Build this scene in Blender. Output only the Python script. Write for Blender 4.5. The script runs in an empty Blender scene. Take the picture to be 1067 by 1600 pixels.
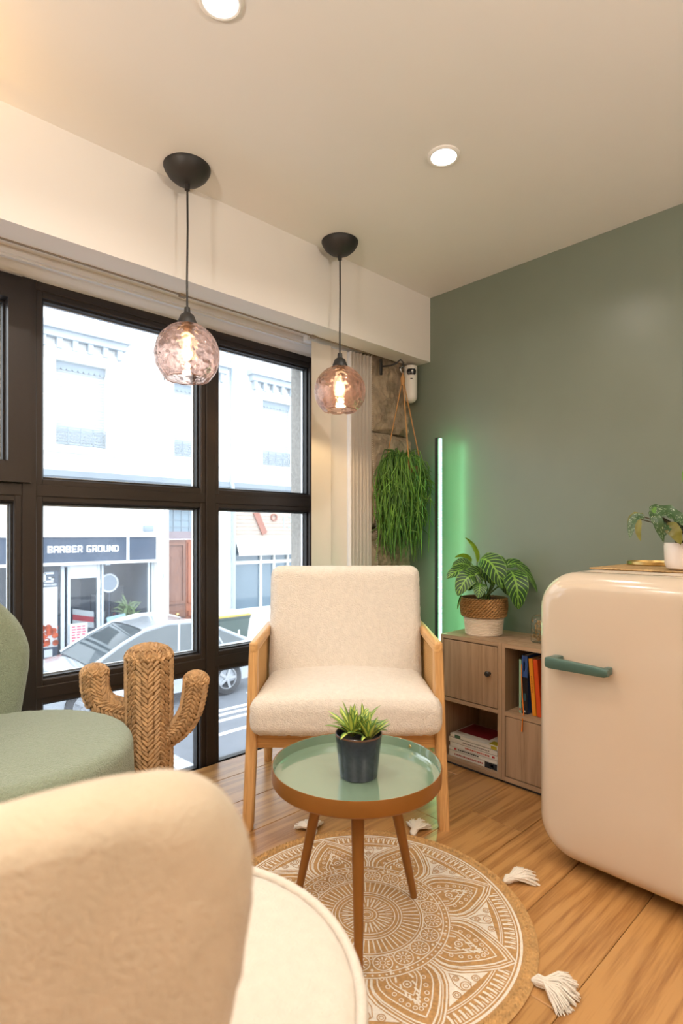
import bpy, bmesh, math, random
from mathutils import Vector, Matrix, noise
random.seed(7)
PI = math.pi
SC = bpy.context.scene
COL = SC.collection
def R(d): return math.radians(d)

# ------------------------------------------------------------------ camera
EYE = 1.02                       # lens height above the wooden floor
YAW = -43.4
cd = bpy.data.cameras.new('camera')
cam = bpy.data.objects.new('camera', cd); COL.objects.link(cam)
cam.location = (0, 0, EYE); cam.rotation_euler = (R(90), 0, R(YAW))
cd.sensor_fit = 'HORIZONTAL'; cd.sensor_width = 24.0
cd.lens = 885.0 / 1067.0 * 24.0
cd.shift_y = 33.0 / 1067.0
cd.clip_start = 0.02
cd.dof.use_dof = True; cd.dof.focus_distance = 2.05; cd.dof.aperture_fstop = 4.0
SC.camera = cam
# ------------------------------------------------------------------ sky and exposure
w = bpy.data.worlds.new('sky'); SC.world = w; w.use_nodes = True
bg = w.node_tree.nodes['Background']
bg.inputs[0].default_value = (0.86, 0.93, 1.0, 1); bg.inputs[1].default_value = 4.4
SC.view_settings.view_transform = 'Standard'; SC.view_settings.look = 'None'
SC.view_settings.gamma = 1.0; SC.view_settings.use_curve_mapping = False
SC.view_settings.exposure = 0.0
SC.cycles.caustics_refractive = False; SC.cycles.caustics_reflective = False
SC.cycles.sample_clamp_indirect = 6.0
SC.cycles.max_bounces = 10; SC.cycles.transmission_bounces = 10; SC.cycles.transparent_max_bounces = 24
DOWNLIGHT_W = 4.4; FILL_UPLIGHT_W = 66.0
WARM = (1.0, 0.90, 0.78)

# ------------------------------------------------------------------ materials
MATS = {}
def nodes(name):
    m = bpy.data.materials.new(name); m.use_nodes = True
    nt = m.node_tree
    return m, nt, nt.nodes, nt.links, nt.nodes['Principled BSDF']
def C4(c): return (c[0], c[1], c[2], 1.0)
def srgb(h):
    h = h.lstrip('#'); o = []
    for i in (0, 2, 4):
        v = int(h[i:i+2], 16) / 255
        o.append(v/12.92 if v <= 0.04045 else ((v+0.055)/1.055)**2.4)
    return tuple(o)
def mat(name, col, rough=0.5, metal=0.0, spec=0.5, var=0.0, vscale=8.0, bump=0.0, bscale=60.0, bdist=0.002,
        coat=0.0, sheen=0.0, voronoi=False, stretch=(1, 1, 1), emis=None, estr=0.0, sss=0.0, rand=0.0):
    if name in MATS: return MATS[name]
    m, nt, N, L, b = nodes(name)
    b.inputs['Base Color'].default_value = C4(col); b.inputs['Roughness'].default_value = rough
    b.inputs['Metallic'].default_value = metal; b.inputs['Specular IOR Level'].default_value = spec
    b.inputs['Coat Weight'].default_value = coat; b.inputs['Coat Roughness'].default_value = 0.06
    b.inputs['Sheen Weight'].default_value = sheen; b.inputs['Sheen Roughness'].default_value = 0.5
    if emis: b.inputs['Emission Color'].default_value = C4(emis); b.inputs['Emission Strength'].default_value = estr
    if var or bump:
        tc = N.new('ShaderNodeTexCoord'); mp = N.new('ShaderNodeMapping'); mp.inputs['Scale'].default_value = stretch
        L.new(tc.outputs['Object'], mp.inputs[0])
    if var:
        n = N.new('ShaderNodeTexNoise'); n.inputs['Scale'].default_value = vscale; n.inputs['Detail'].default_value = 5
        L.new(mp.outputs[0], n.inputs['Vector'])
        hs = N.new('ShaderNodeHueSaturation'); hs.inputs['Color'].default_value = C4(col)
        mr = N.new('ShaderNodeMapRange'); mr.inputs[1].default_value = 0.25; mr.inputs[2].default_value = 0.75
        mr.inputs[3].default_value = 1 - var; mr.inputs[4].default_value = 1 + var
        L.new(n.outputs['Fac'], mr.inputs[0])
        if rand:
            oi = N.new('ShaderNodeObjectInfo'); mm = N.new('ShaderNodeMath'); mm.operation = 'MULTIPLY_ADD'
            mm.inputs[1].default_value = rand; L.new(oi.outputs['Random'], mm.inputs[0]); L.new(mr.outputs[0], mm.inputs[2])
            L.new(mm.outputs[0], hs.inputs['Value'])
        else: L.new(mr.outputs[0], hs.inputs['Value'])
        L.new(hs.outputs[0], b.inputs['Base Color'])
    if bump:
        if voronoi:
            t = N.new('ShaderNodeTexVoronoi'); t.inputs['Scale'].default_value = bscale; h = t.outputs['Distance']
            d = N.new('ShaderNodeTexNoise'); d.inputs['Scale'].default_value = bscale*0.8; d.inputs['Detail'].default_value = 2
            L.new(mp.outputs[0], d.inputs['Vector'])
            mx = N.new('ShaderNodeMix'); mx.data_type = 'VECTOR'; mx.inputs[0].default_value = 0.012
            L.new(mp.outputs[0], mx.inputs[4]); L.new(d.outputs['Color'], mx.inputs[5]); L.new(mx.outputs[1], t.inputs['Vector'])
        else:
            t = N.new('ShaderNodeTexNoise'); t.inputs['Scale'].default_value = bscale; t.inputs['Detail'].default_value = 4
            L.new(mp.outputs[0], t.inputs['Vector']); h = t.outputs['Fac']
        bp = N.new('ShaderNodeBump'); bp.inputs['Strength'].default_value = bump; bp.inputs['Distance'].default_value = bdist
        if voronoi: bp.invert = True
        L.new(h, bp.inputs['Height']); L.new(bp.outputs[0], b.inputs['Normal'])
    MATS[name] = m; return m
def wood(name, c1, c2, axis=0, rough=0.45, scale=1.0, rand=0.12, coat=0.0, ring=3.0, bump=0.12):
    """grain stretched along one object axis, each board its own offset and tone"""
    if name in MATS: return MATS[name]
    m, nt, N, L, b = nodes(name)
    tc = N.new('ShaderNodeTexCoord'); oi = N.new('ShaderNodeObjectInfo')
    off = N.new('ShaderNodeVectorMath'); off.operation = 'SCALE'; off.inputs[0].default_value = (13.1, 7.7, 5.3)
    L.new(oi.outputs['Random'], off.inputs['Scale'])
    ad = N.new('ShaderNodeVectorMath'); ad.operation = 'ADD'; L.new(tc.outputs['Object'], ad.inputs[0]); L.new(off.outputs[0], ad.inputs[1])
    mp = N.new('ShaderNodeMapping'); s = [14.0*scale]*3; s[axis] = 0.7*scale; mp.inputs['Scale'].default_value = s
    L.new(ad.outputs[0], mp.inputs[0])
    big = N.new('ShaderNodeTexNoise'); big.inputs['Scale'].default_value = 0.55; big.inputs['Detail'].default_value = 2; big.inputs['Distortion'].default_value = 0.4
    L.new(mp.outputs[0], big.inputs['Vector'])
    mu = N.new('ShaderNodeMath'); mu.operation = 'MULTIPLY'; mu.inputs[1].default_value = ring*6; L.new(big.outputs['Fac'], mu.inputs[0])
    fr = N.new('ShaderNodeMath'); fr.operation = 'PINGPONG'; fr.inputs[1].default_value = 0.5; L.new(mu.outputs[0], fr.inputs[0])
    fine = N.new('ShaderNodeTexNoise'); fine.inputs['Scale'].default_value = 14; fine.inputs['Detail'].default_value = 3; L.new(mp.outputs[0], fine.inputs['Vector'])
    a = N.new('ShaderNodeMath'); a.operation = 'MULTIPLY_ADD'; a.inputs[1].default_value = 0.9; L.new(fr.outputs[0], a.inputs[0]); 
    f2 = N.new('ShaderNodeMath'); f2.operation = 'MULTIPLY'; f2.inputs[1].default_value = 0.75; L.new(fine.outputs['Fac'], f2.inputs[0]); L.new(f2.outputs[0], a.inputs[2])
    cr = N.new('ShaderNodeValToRGB'); cr.color_ramp.elements[0].color = C4(c1); cr.color_ramp.elements[1].color = C4(c2)
    cr.color_ramp.elements[0].position = 0.2; cr.color_ramp.elements[1].position = 0.72
    L.new(a.outputs[0], cr.inputs[0])
    hs = N.new('ShaderNodeHueSaturation'); L.new(cr.outputs[0], hs.inputs['Color'])
    mr = N.new('ShaderNodeMapRange'); mr.inputs[3].default_value = 1 - rand; mr.inputs[4].default_value = 1 + rand
    L.new(oi.outputs['Random'], mr.inputs[0]); L.new(mr.outputs[0], hs.inputs['Value'])
    L.new(hs.outputs[0], b.inputs['Base Color'])
    b.inputs['Roughness'].default_value = rough; b.inputs['Coat Weight'].default_value = coat; b.inputs['Coat Roughness'].default_value = 0.2
    bp = N.new('ShaderNodeBump'); bp.inputs['Strength'].default_value = bump; bp.inputs['Distance'].default_value = 0.001
    L.new(a.outputs[0], bp.inputs['Height']); L.new(bp.outputs[0], b.inputs['Normal'])
    MATS[name] = m; return m
def emit(name, col, s):
    if name in MATS: return MATS[name]
    m = bpy.data.materials.new(name); m.use_nodes = True; nt = m.node_tree; nt.nodes.clear()
    o = nt.nodes.new('ShaderNodeOutputMaterial'); e = nt.nodes.new('ShaderNodeEmission')
    e.inputs[0].default_value = C4(col); e.inputs[1].default_value = s; nt.links.new(e.outputs[0], o.inputs[0])
    MATS[name] = m; return m
def pane_mat(name, tint=(0.97, 0.985, 0.98), refl=0.05, dust=0.0):
    """thin sheet of glass: mostly clear, mirror sheen by angle, a film of dust"""
    if name in MATS: return MATS[name]
    m = bpy.data.materials.new(name); m.use_nodes = True; nt = m.node_tree; N = nt.nodes; L = nt.links; N.clear()
    o = N.new('ShaderNodeOutputMaterial'); t = N.new('ShaderNodeBsdfTransparent'); t.inputs[0].default_value = C4(tint)
    g = N.new('ShaderNodeBsdfGlossy'); g.inputs['Roughness'].default_value = 0.02
    lw = N.new('ShaderNodeLayerWeight'); lw.inputs[0].default_value = 0.12
    mm = N.new('ShaderNodeMath'); mm.operation = 'MULTIPLY_ADD'; mm.inputs[1].default_value = 0.6; mm.inputs[2].default_value = refl*0.5
    L.new(lw.outputs['Fresnel'], mm.inputs[0])
    mx = N.new('ShaderNodeMixShader'); L.new(mm.outputs[0], mx.inputs[0]); L.new(t.outputs[0], mx.inputs[1]); L.new(g.outputs[0], mx.inputs[2])
    last = mx
    if dust:
        d = N.new('ShaderNodeBsdfTranslucent'); d.inputs[0].default_value = (0.9, 0.93, 1, 1)
        tc = N.new('ShaderNodeTexCoord'); n = N.new('ShaderNodeTexNoise'); n.inputs['Scale'].default_value = 2.2; n.inputs['Detail'].default_value = 6; n.inputs['Distortion'].default_value = 1.5
        L.new(tc.outputs['Object'], n.inputs['Vector'])
        mr = N.new('ShaderNodeMapRange'); mr.inputs[1].default_value = 0.35; mr.inputs[2].default_value = 0.75; mr.inputs[3].default_value = dust*0.5; mr.inputs[4].default_value = dust*1.6
        L.new(n.outputs['Fac'], mr.inputs[0])
        m2 = N.new('ShaderNodeMixShader'); L.new(mr.outputs[0], m2.inputs[0]); L.new(mx.outputs[0], m2.inputs[1]); L.new(d.outputs[0], m2.inputs[2]); last = m2
    L.new(last.outputs[0], o.inputs[0]); MATS[name] = m; return m
def water_glass(name, tint):
    """hand-blown tinted glass: refracting, half of it let straight through"""
    if name in MATS: return MATS[name]
    m = bpy.data.materials.new(name); m.use_nodes = True; nt = m.node_tree; N = nt.nodes; L = nt.links; N.clear()
    o = N.new('ShaderNodeOutputMaterial'); g = N.new('ShaderNodeBsdfGlass'); g.inputs['Color'].default_value = C4(tint)
    g.inputs['Roughness'].default_value = 0.0; g.inputs['IOR'].default_value = 1.45
    t = N.new('ShaderNodeBsdfTransparent'); t.inputs[0].default_value = C4(tint)
    mx = N.new('ShaderNodeMixShader'); mx.inputs[0].default_value = 0.34
    L.new(g.outputs[0], mx.inputs[1]); L.new(t.outputs[0], mx.inputs[2]); L.new(mx.outputs[0], o.inputs[0])
    MATS[name] = m; return m
def zebra_leaf(name):
    m, nt, N, L, b = nodes(name)
    uv = N.new('ShaderNodeUVMap'); sp = N.new('ShaderNodeSeparateXYZ'); L.new(uv.outputs[0], sp.inputs[0])
    def math_(op, a, c=None, d=None):
        n = N.new('ShaderNodeMath'); n.operation = op
        for i, x in enumerate((a, c, d)):
            if x is None: continue
            if isinstance(x, (int, float)): n.inputs[i].default_value = x
            else: L.new(x, n.inputs[i])
        return n.outputs[0]
    av = math_('ABSOLUTE', math_('SUBTRACT', math_('MULTIPLY', sp.outputs['Y'], 2.0), 1.0))
    st = math_('PINGPONG', math_('MULTIPLY_ADD', sp.outputs['X'], 8.0, math_('MULTIPLY', av, -2.1)), 0.5)
    vein = math_('LESS_THAN', math_('ADD', st, math_('MULTIPLY', av, 0.08)), 0.165)
    mid = math_('LESS_THAN', av, 0.085)
    edge = math_('GREATER_THAN', av, 0.95)
    k = math_('MAXIMUM', math_('MAXIMUM', vein, mid), math_('MULTIPLY', edge, 0.6))
    mx = N.new('ShaderNodeMix'); mx.data_type = 'RGBA'; L.new(k, mx.inputs[0])
    mx.inputs[6].default_value = (0.012, 0.055, 0.012, 1); mx.inputs[7].default_value = (0.17, 0.34, 0.045, 1)
    L.new(mx.outputs[2], b.inputs['Base Color']); b.inputs['Roughness'].default_value = 0.42
    MATS[name] = m; return m
def spotted_leaf(name):
    m, nt, N, L, b = nodes(name)
    uv = N.new('ShaderNodeUVMap'); v = N.new('ShaderNodeTexVoronoi'); v.inputs['Scale'].default_value = 11; L.new(uv.outputs[0], v.inputs['Vector'])
    lt = N.new('ShaderNodeMath'); lt.operation = 'LESS_THAN'; lt.inputs[1].default_value = 0.26; L.new(v.outputs['Distance'], lt.inputs[0])
    mx = N.new('ShaderNodeMix'); mx.data_type = 'RGBA'; L.new(lt.outputs[0], mx.inputs[0])
    mx.inputs[6].default_value = (0.035, 0.085, 0.025, 1); mx.inputs[7].default_value = (0.4, 0.5, 0.33, 1)
    L.new(mx.outputs[2], b.inputs['Base Color']); b.inputs['Roughness'].default_value = 0.35
    MATS[name] = m; return m
def succ_leaf(name):
    m, nt, N, L, b = nodes(name)
    uv = N.new('ShaderNodeUVMap'); sp = N.new('ShaderNodeSeparateXYZ'); L.new(uv.outputs[0], sp.inputs[0])
    a = N.new('ShaderNodeMath'); a.operation = 'MULTIPLY_ADD'; a.inputs[1].default_value = 2; a.inputs[2].default_value = -1; L.new(sp.outputs['Y'], a.inputs[0])
    ab = N.new('ShaderNodeMath'); ab.operation = 'ABSOLUTE'; L.new(a.outputs[0], ab.inputs[0])
    cr = N.new('ShaderNodeValToRGB'); cr.color_ramp.elements[0].color = (0.66, 0.72, 0.17, 1); cr.color_ramp.elements[1].color = (0.10, 0.24, 0.06, 1)
    cr.color_ramp.elements[0].position = 0.5; cr.color_ramp.elements[1].position = 1.0
    ad = N.new('ShaderNodeMath'); ad.operation = 'MULTIPLY_ADD'; ad.inputs[1].default_value = 0.35; L.new(sp.outputs['X'], ad.inputs[0]); L.new(ab.outputs[0], ad.inputs[2])
    L.new(ad.outputs[0], cr.inputs[0]); L.new(cr.outputs[0], b.inputs['Base Color']); b.inputs['Roughness'].default_value = 0.4
    MATS[name] = m; return m

# ------------------------------------------------------------------ mesh helpers
class MB:
    def __init__(s): s.v = []; s.f = []; s.uv = []
    def add(s, vs, fs, uv=None):
        n = len(s.v); s.v += [tuple(p) for p in vs]; s.f += [tuple(i + n for i in q) for q in fs]
        s.uv += list(uv) if uv else [(0.0, 0.0)] * len(vs); return s
    def box(s, c, d, M=None):
        x, y, z = d[0]/2, d[1]/2, d[2]/2
        vs = [Vector((i, j, k)) for i in (-x, x) for j in (-y, y) for k in (-z, z)]
        vs = [(M @ v if M else v) + Vector(c) for v in vs]
        return s.add(vs, [(0,1,3,2),(4,6,7,5),(0,4,5,1),(2,3,7,6),(0,2,6,4),(1,5,7,3)])
    def b(s, x0, x1, y0, y1, z0, z1): return s.box(((x0+x1)/2, (y0+y1)/2, (z0+z1)/2), (x1-x0, y1-y0, z1-z0))
    def rbox(s, c, d, r=0.005, seg=2, M=None):
        bm = bmesh.new(); bmesh.ops.create_cube(bm, size=1)
        for v in bm.verts: v.co = Vector((v.co.x*d[0], v.co.y*d[1], v.co.z*d[2]))
        bmesh.ops.bevel(bm, geom=bm.edges[:], offset=min(r, min(d)*0.49), segments=seg, profile=0.5, affect='EDGES')
        bm.verts.index_update()
        vs = [(M @ v.co if M else v.co.copy()) + Vector(c) for v in bm.verts]; fs = [[v.index for v in f.verts] for f in bm.faces]
        bm.free(); return s.add(vs, fs)
    def tube(s, pts, r, n=8, cap=True, taper=None):
        pts = [Vector(p) for p in pts]; m = len(pts); rr = r if isinstance(r, (list, tuple)) else [r]*m
        vs = []; up = None
        for i, p in enumerate(pts):
            t = (pts[min(i+1, m-1)] - pts[max(i-1, 0)]).normalized()
            if up is None: up = t.orthogonal().normalized()
            up = (up - t*up.dot(t)); up = up.normalized() if up.length > 1e-6 else t.orthogonal().normalized()
            q = t.cross(up)
            for k in range(n):
                a = 2*PI*k/n; vs.append(p + (up*math.cos(a) + q*math.sin(a))*rr[i])
        fs = [(i*n+k, i*n+(k+1) % n, (i+1)*n+(k+1) % n, (i+1)*n+k) for i in range(m-1) for k in range(n)]
        if cap: fs += [tuple(range(n))[::-1], tuple(range((m-1)*n, m*n))]
        return s.add(vs, fs)
    def lathe(s, prof, n=32, c=(0, 0, 0), M=None):
        vs = []; fs = []; m = len(prof)
        for (r, z) in prof:
            for k in range(n):
                a = 2*PI*k/n; p = Vector((r*math.cos(a), r*math.sin(a), z)); vs.append((M @ p if M else p) + Vector(c))
        for i in range(m-1):
            for k in range(n): fs.append((i*n+k, i*n+(k+1) % n, (i+1)*n+(k+1) % n, (i+1)*n+k))
        return s.add(vs, fs)
    def grid(s, fn, nu, nv, closeu=False, uv=None):
        vs = []; us = []
        for j in range(nv):
            for i in range(nu):
                u = i/(nu if closeu else nu-1); v = j/(nv-1); vs.append(fn(u, v)); us.append((u, v))
        fs = [(j*nu+i, j*nu+(i+1) % nu, (j+1)*nu+(i+1) % nu, (j+1)*nu+i) for j in range(nv-1) for i in range(nu if closeu else nu-1)]
        return s.add(vs, fs, us)
    def ribbon(s, pts, wd, z=None, closed=False):
        """flat printed line of width wd through 2-D points at height z"""
        P = [Vector((p[0], p[1])) for p in pts]; m = len(P); vs = []; s.layer = getattr(s, 'layer', 0) + 1; z = z + s.layer*2.5e-7
        for i in range(m):
            a = P[(i-1) % m] if closed else P[max(i-1, 0)]; b = P[(i+1) % m] if closed else P[min(i+1, m-1)]
            t = (b - a); t = t.normalized() if t.length > 1e-9 else Vector((1, 0)); q = Vector((-t.y, t.x))*wd/2
            vs += [(P[i].x+q.x, P[i].y+q.y, z), (P[i].x-q.x, P[i].y-q.y, z)]
        k = m if closed else m-1
        return s.add(vs, [(2*i+1, 2*((i+1) % m)+1, 2*((i+1) % m), 2*i) for i in range(k)])
    def strand(s, p, d, n, Lh, W, H):
        """one raised lens of woven fibre lying on a surface with normal n"""
        p = Vector(p); d = d.normalized(); n = n.normalized(); q = n.cross(d)
        vs = [p-d*Lh/2-n*H*.6, p-d*Lh*.2+q*W/2-n*H*.4, p+d*Lh*.2+q*W/2-n*H*.4, p+d*Lh/2-n*H*.6, p+d*Lh*.2-q*W/2-n*H*.4, p-d*Lh*.2-q*W/2-n*H*.4, p-d*Lh*.22+n*H, p+d*Lh*.22+n*H]
        return s.add(vs, [(0,6,1),(1,6,7,2),(2,7,3),(3,7,4),(4,7,6,5),(5,6,0)])
    def mesh(s, name, m=None, smooth=True, ang=35):
        me = bpy.data.meshes.new(name); me.from_pydata(s.v, [], s.f); 
        if any(u != (0.0, 0.0) for u in s.uv):
            ul = me.uv_layers.new(name='UVMap')
            for lp in me.loops: ul.data[lp.index].uv = s.uv[lp.vertex_index]
        bm = bmesh.new(); bm.from_mesh(me); bmesh.ops.recalc_face_normals(bm, faces=bm.faces); bm.to_mesh(me); bm.free()
        if m: me.materials.append(m)
        if smooth:
            me.polygons.foreach_set('use_smooth', [True]*len(me.polygons))
            if ang < 180: me.set_sharp_from_angle(angle=R(ang))
        me.update(); return me
    def build(s, name, m, parent=None, smooth=True, ang=35, loc=None, rot=None):
        return link(name, s.mesh(name, m, smooth, ang), parent, loc, rot)
def link(name, me, parent=None, loc=None, rot=None):
    o = bpy.data.objects.new(name, me); COL.objects.link(o)
    if parent: o.parent = parent
    if loc: o.location = loc
    if rot: o.rotation_euler = rot
    return o
def thing(name, label, cat, loc=(0, 0, 0), rz=0.0, group=None):
    o = bpy.data.objects.new(name, None); COL.objects.link(o); o.empty_display_size = 0.05
    o.location = loc; o.rotation_euler = (0, 0, rz); o['label'] = label; o['category'] = cat
    if group: o['group'] = group
    return o
def tag(o, label, cat, group=None):
    o['label'] = label; o['category'] = cat
    if group: o['group'] = group
    return o
def struct(o, label=None):
    o['kind'] = 'structure'
    if label: o['label'] = label
    return o
def sempty(name, label, loc=(0, 0, 0)):
    o = bpy.data.objects.new(name, None); COL.objects.link(o); o.location = loc; o['kind'] = 'structure'; o['label'] = label; return o
def stuff(o): o['kind'] = 'stuff'; return o
def holes_wall(mb, x0, x1, z0, z1, y0, y1, holes):
    xs = sorted({x0, x1, *[h[0] for h in holes], *[h[1] for h in holes]}); zs = sorted({z0, z1, *[h[2] for h in holes], *[h[3] for h in holes]})
    for i in range(len(xs)-1):
        for j in range(len(zs)-1):
            cx, cz = (xs[i]+xs[i+1])/2, (zs[j]+zs[j+1])/2
            if not any(h[0] < cx < h[1] and h[2] < cz < h[3] for h in holes): mb.b(xs[i], xs[i+1], y0, y1, zs[j], zs[j+1])
def text(s, size, m, parent, loc, rot, ext=0.003, name='lettering', off=0.0, align='LEFT', sx=1.0):
    cu = bpy.data.curves.new(name, 'FONT'); cu.body = s; cu.size = size; cu.extrude = ext; cu.offset = off; cu.align_x = align
    cu.materials.append(m); cu.resolution_u = 3
    tmp = bpy.data.objects.new('tmp', cu); me = bpy.data.meshes.new_from_object(tmp); bpy.data.objects.remove(tmp); me.name = name
    for v in me.vertices: v.co.x *= sx
    return link(name, me, parent, loc, rot)
GLYPH = {  # strokes on a 4 x 5 grid: (x0, y0, x1, y1)
 'B': [(0,0,1,5),(1,4,3.6,5),(1,2,3.6,3),(1,0,3.6,1),(3,3,4,4.7),(3,.3,4,2.2)], 'A': [(0,0,1,4.6),(3,0,4,4.6),(.4,4,3.6,5),(1,1.5,3,2.5)],
 'R': [(0,0,1,5),(1,4,3.6,5),(1,1.8,3.6,2.8),(3,2.6,4,4.6),(2.4,.9,3.4,1.9),(3,0,4,1.2)], 'E': [(0,0,1,5),(1,4,4,5),(1,2,3.4,3),(1,0,4,1)],
 'G': [(0,.3,1,4.7),(.4,4,4,5),(.4,0,4,1),(3,.5,4,2.8),(2,1.9,4,2.8)], 'O': [(0,.4,1,4.6),(3,.4,4,4.6),(.4,4,3.6,5),(.4,0,3.6,1)],
 'U': [(0,.4,1,5),(3,.4,4,5),(.4,0,3.6,1)], 'N': [(0,0,1,5),(3,0,4,5),(.9,3.2,1.7,4.6),(1.4,2,2.4,3.6),(2.1,.8,3.1,2.4)], 'D': [(0,0,1,5),(1,4,3.2,5),(1,0,3.2,1),(3,.7,4,4.3)]}
def block_text(txt, h, wd, gap, space, m, parent, loc, depth=0.006):
    b = MB(); x = 0
    for chx in txt:
        if chx == ' ': x += space; continue
        for (x0, y0, x1, y1) in GLYPH[chx]: b.b(x+x0*wd/4, x+x1*wd/4, -depth, 0, y0*h/5, y1*h/5)
        x += wd + gap
    return b.build('lettering', m, parent, smooth=False, loc=loc)
def leaf_mesh(mb, p0, d0, p1, width, face, fold=0.12, droop=0.0, nu=10, nv=5, wave=0.0, point=1.0, curl=0.0):
    """leaf from p0 to p1, leaving along d0; face = side that shows its upper surface"""
    p0 = Vector(p0); p1 = Vector(p1); Ln = (p1-p0).length; c = p0 + Vector(d0).normalized()*Ln*0.5; face = Vector(face).normalized()
    def fn(u, v):
        u_ = u; a = p0*(1-u_)**2 + c*2*u_*(1-u_) + p1*u_*u_
        t = ((c-p0)*(1-u_) + (p1-c)*u_).normalized(); q = face.cross(t); q = q.normalized() if q.length > 1e-5 else t.orthogonal().normalized()
        n = t.cross(q).normalized(); 
        if n.dot(face) < 0: n = -n
        wv = max(0.0, math.sin(PI*min(1, u_**0.8*0.985+0.012)))**(0.72*point)*width/2; k = 2*v-1
        ang = curl*k
        return a + (q*math.cos(ang)*k + n*(abs(k)**1.4*fold + abs(math.sin(ang))*0.6))*wv + n*(wave*math.sin(u_*22)*abs(k)*wv)
    mb.grid(fn, nu, nv)
    return mb

# =================================================================== room shell
XW, CEIL, YG = 2.36, 2.242, 2.23     # green wall, ceiling height, inner face of the window frame
plaster = mat('warm_white_paint', srgb('#ece9e6'), 0.6, var=0.015, vscale=3, bump=0.04, bscale=240, bdist=0.001)
beige_wall = mat('beige_paint', srgb('#dccfbd'), 0.6, bump=0.04, bscale=200, bdist=0.001)
sage = mat('sage_green_paint', srgb('#767f72'), 0.33, spec=0.5, var=0.03, vscale=5, bump=0.12, bscale=260, bdist=0.0008)
struct(MB().b(XW, XW+0.15, -2.4, 2.4, -0.1, CEIL+0.1).build('wall_right', sage), 'sage green painted wall')
struct(MB().b(-2.3, XW+0.15, -2.4, 2.4, CEIL, CEIL+0.12).build('ceiling', plaster), 'cream painted ceiling')
struct(MB().b(-2.45, -2.3, -2.4, 2.4, -0.1, CEIL+0.1).build('wall_left', beige_wall), 'beige wall on the side away from the fridge')
struct(MB().b(-2.3, XW, -2.55, -2.4, -0.1, CEIL+0.1).build('wall_back', beige_wall), 'beige wall behind the viewer')
# lintel beam above the window, recess behind it
bm_ = MB(); bm_.b(-2.3, XW, 1.824, 1.94, 1.909, CEIL); bm_.b(-2.3, XW, 1.94, 2.42, 1.951, CEIL+0.1)
struct(bm_.build('wall_window', plaster, smooth=False), 'cream plaster beam above the window')
tr = MB(); tr.b(-2.3, 2.03, 2.075, 2.115, 1.928, 1.951); tr.b(-2.3, 2.03, 2.087, 2.103, 1.922, 1.929)
trk = struct(tr.build('trim_1', mat('white_aluminium', (0.75, 0.74, 0.72), 0.35)), 'white curtain track on the underside of the beam')
cv = MB(); cv.grid(lambda u, v: (-2.3+u*4.33, 2.12+0.11*v, 1.951-0.028*math.sin(PI*v*0.5)), 2, 7)
struct(cv.build('trim_2', plaster), 'rounded white cove between track and window frame')
ln = MB(); ln.b(-2.3, 2.03, 1.938, 1.945, 1.905, 1.912)
for x in (0.30, 1.02, 1.66): ln.b(x-0.012, x+0.012, 1.932, 1.95, 1.899, 1.91)
struct(ln.build('trim_3', mat('grey_seal', (0.25, 0.2, 0.15), 0.6)), 'thin grey groove with clips along the beam underside')
# ---- floor: oak planks running towards the green wall
sub = struct(MB().b(-2.3, XW, -2.4, 2.205, -0.12, -0.016).build('floor', mat('subfloor', (0.05, 0.03, 0.02), 0.9)), 'golden oak plank floor')
oak = wood('oak_floor', srgb('#8c5d31'), srgb('#b98a54'), 0, 0.34, 1.0, rand=0.16, coat=0.25, ring=1.3, bump=0.08)
oak_knot = MATS['oak_floor']
pw = 0.2125; rng = random.Random(11)
for k in range(-13, 9):
    y0 = 0.556 + pw*k; y1 = y0 + pw
    y1 = min(y1, 2.205)
    if y0 > 2.19 or y1 < -2.3: continue
    x = -2.3 + rng.uniform(-1.2, 0)
    while x < XW:
        Lp = rng.choice((1.2, 1.5, 1.8)); x0, x1 = max(x, -2.3), min(x + Lp, XW-0.002)
        if x1 - x0 > 0.03:
            o = MB().rbox((0, 0, 0), (x1-x0-0.0016, y1-y0-0.0016, 0.016), 0.0018, 1).build('plank', oak, sub, loc=((x0+x1)/2, (y0+y1)/2, -0.008))
        x += Lp
# ---- rough stone pier in the corner
stone_m = mat('rough_stone', srgb('#a4947f'), 0.95, var=0.5, vscale=14, bump=1.0, bscale=38, bdist=0.012)
pier = struct(MB().b(2.055, XW, 2.0, 2.42, -0.1, 1.96).build('wall_stone', mat('mortar', srgb('#8b7a66'), 0.95, var=0.3, vscale=30)), 'rough grey brown stone pier between window blind and green wall')
zs = [(-0.0, 0.52), (0.53, 1.04), (1.05, 1.53), (1.54, 1.951)]
for i, (z0, z1) in enumerate(zs):
    x0 = 2.038 + (0.0, 0.012, 0.004, 0.02)[i]; yF = 1.957 + (0.0, 0.006, -0.006, 0.01)[i]
    s = MB(); nx, nz = 48, 60
    def fs(u, v, x0=x0, z0=z0, z1=z1, yF=yF, i=i):
        # front face plus a wrapped left face
        if u < 0.22: x, y = x0, yF + 0.05 + (0.22-u)/0.22*0.2
        else:
            t = (u-0.22)/0.78; x = x0 + t*(XW-x0); y = yF + (0.05*(1-t*7)**2 if t < 1/7 else 0)
        z = z0 + v*(z1-z0)
        e = min(v, 1-v)*(z1-z0)
        y += 0.02*max(0, 1-e/0.025)
        p = Vector((x*9+i*5, y*9, z*9)); h = noise.noise(p)*0.018 + noise.noise(p*3)*0.009 + noise.noise(p*8)*0.006
        return (x + (h if u < 0.22 else 0), y - h*(1 if u >= 0.22 else 0), z)
    s.grid(fs, nx, nz); s.build('stone', stone_m, pier, ang=180)

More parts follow.
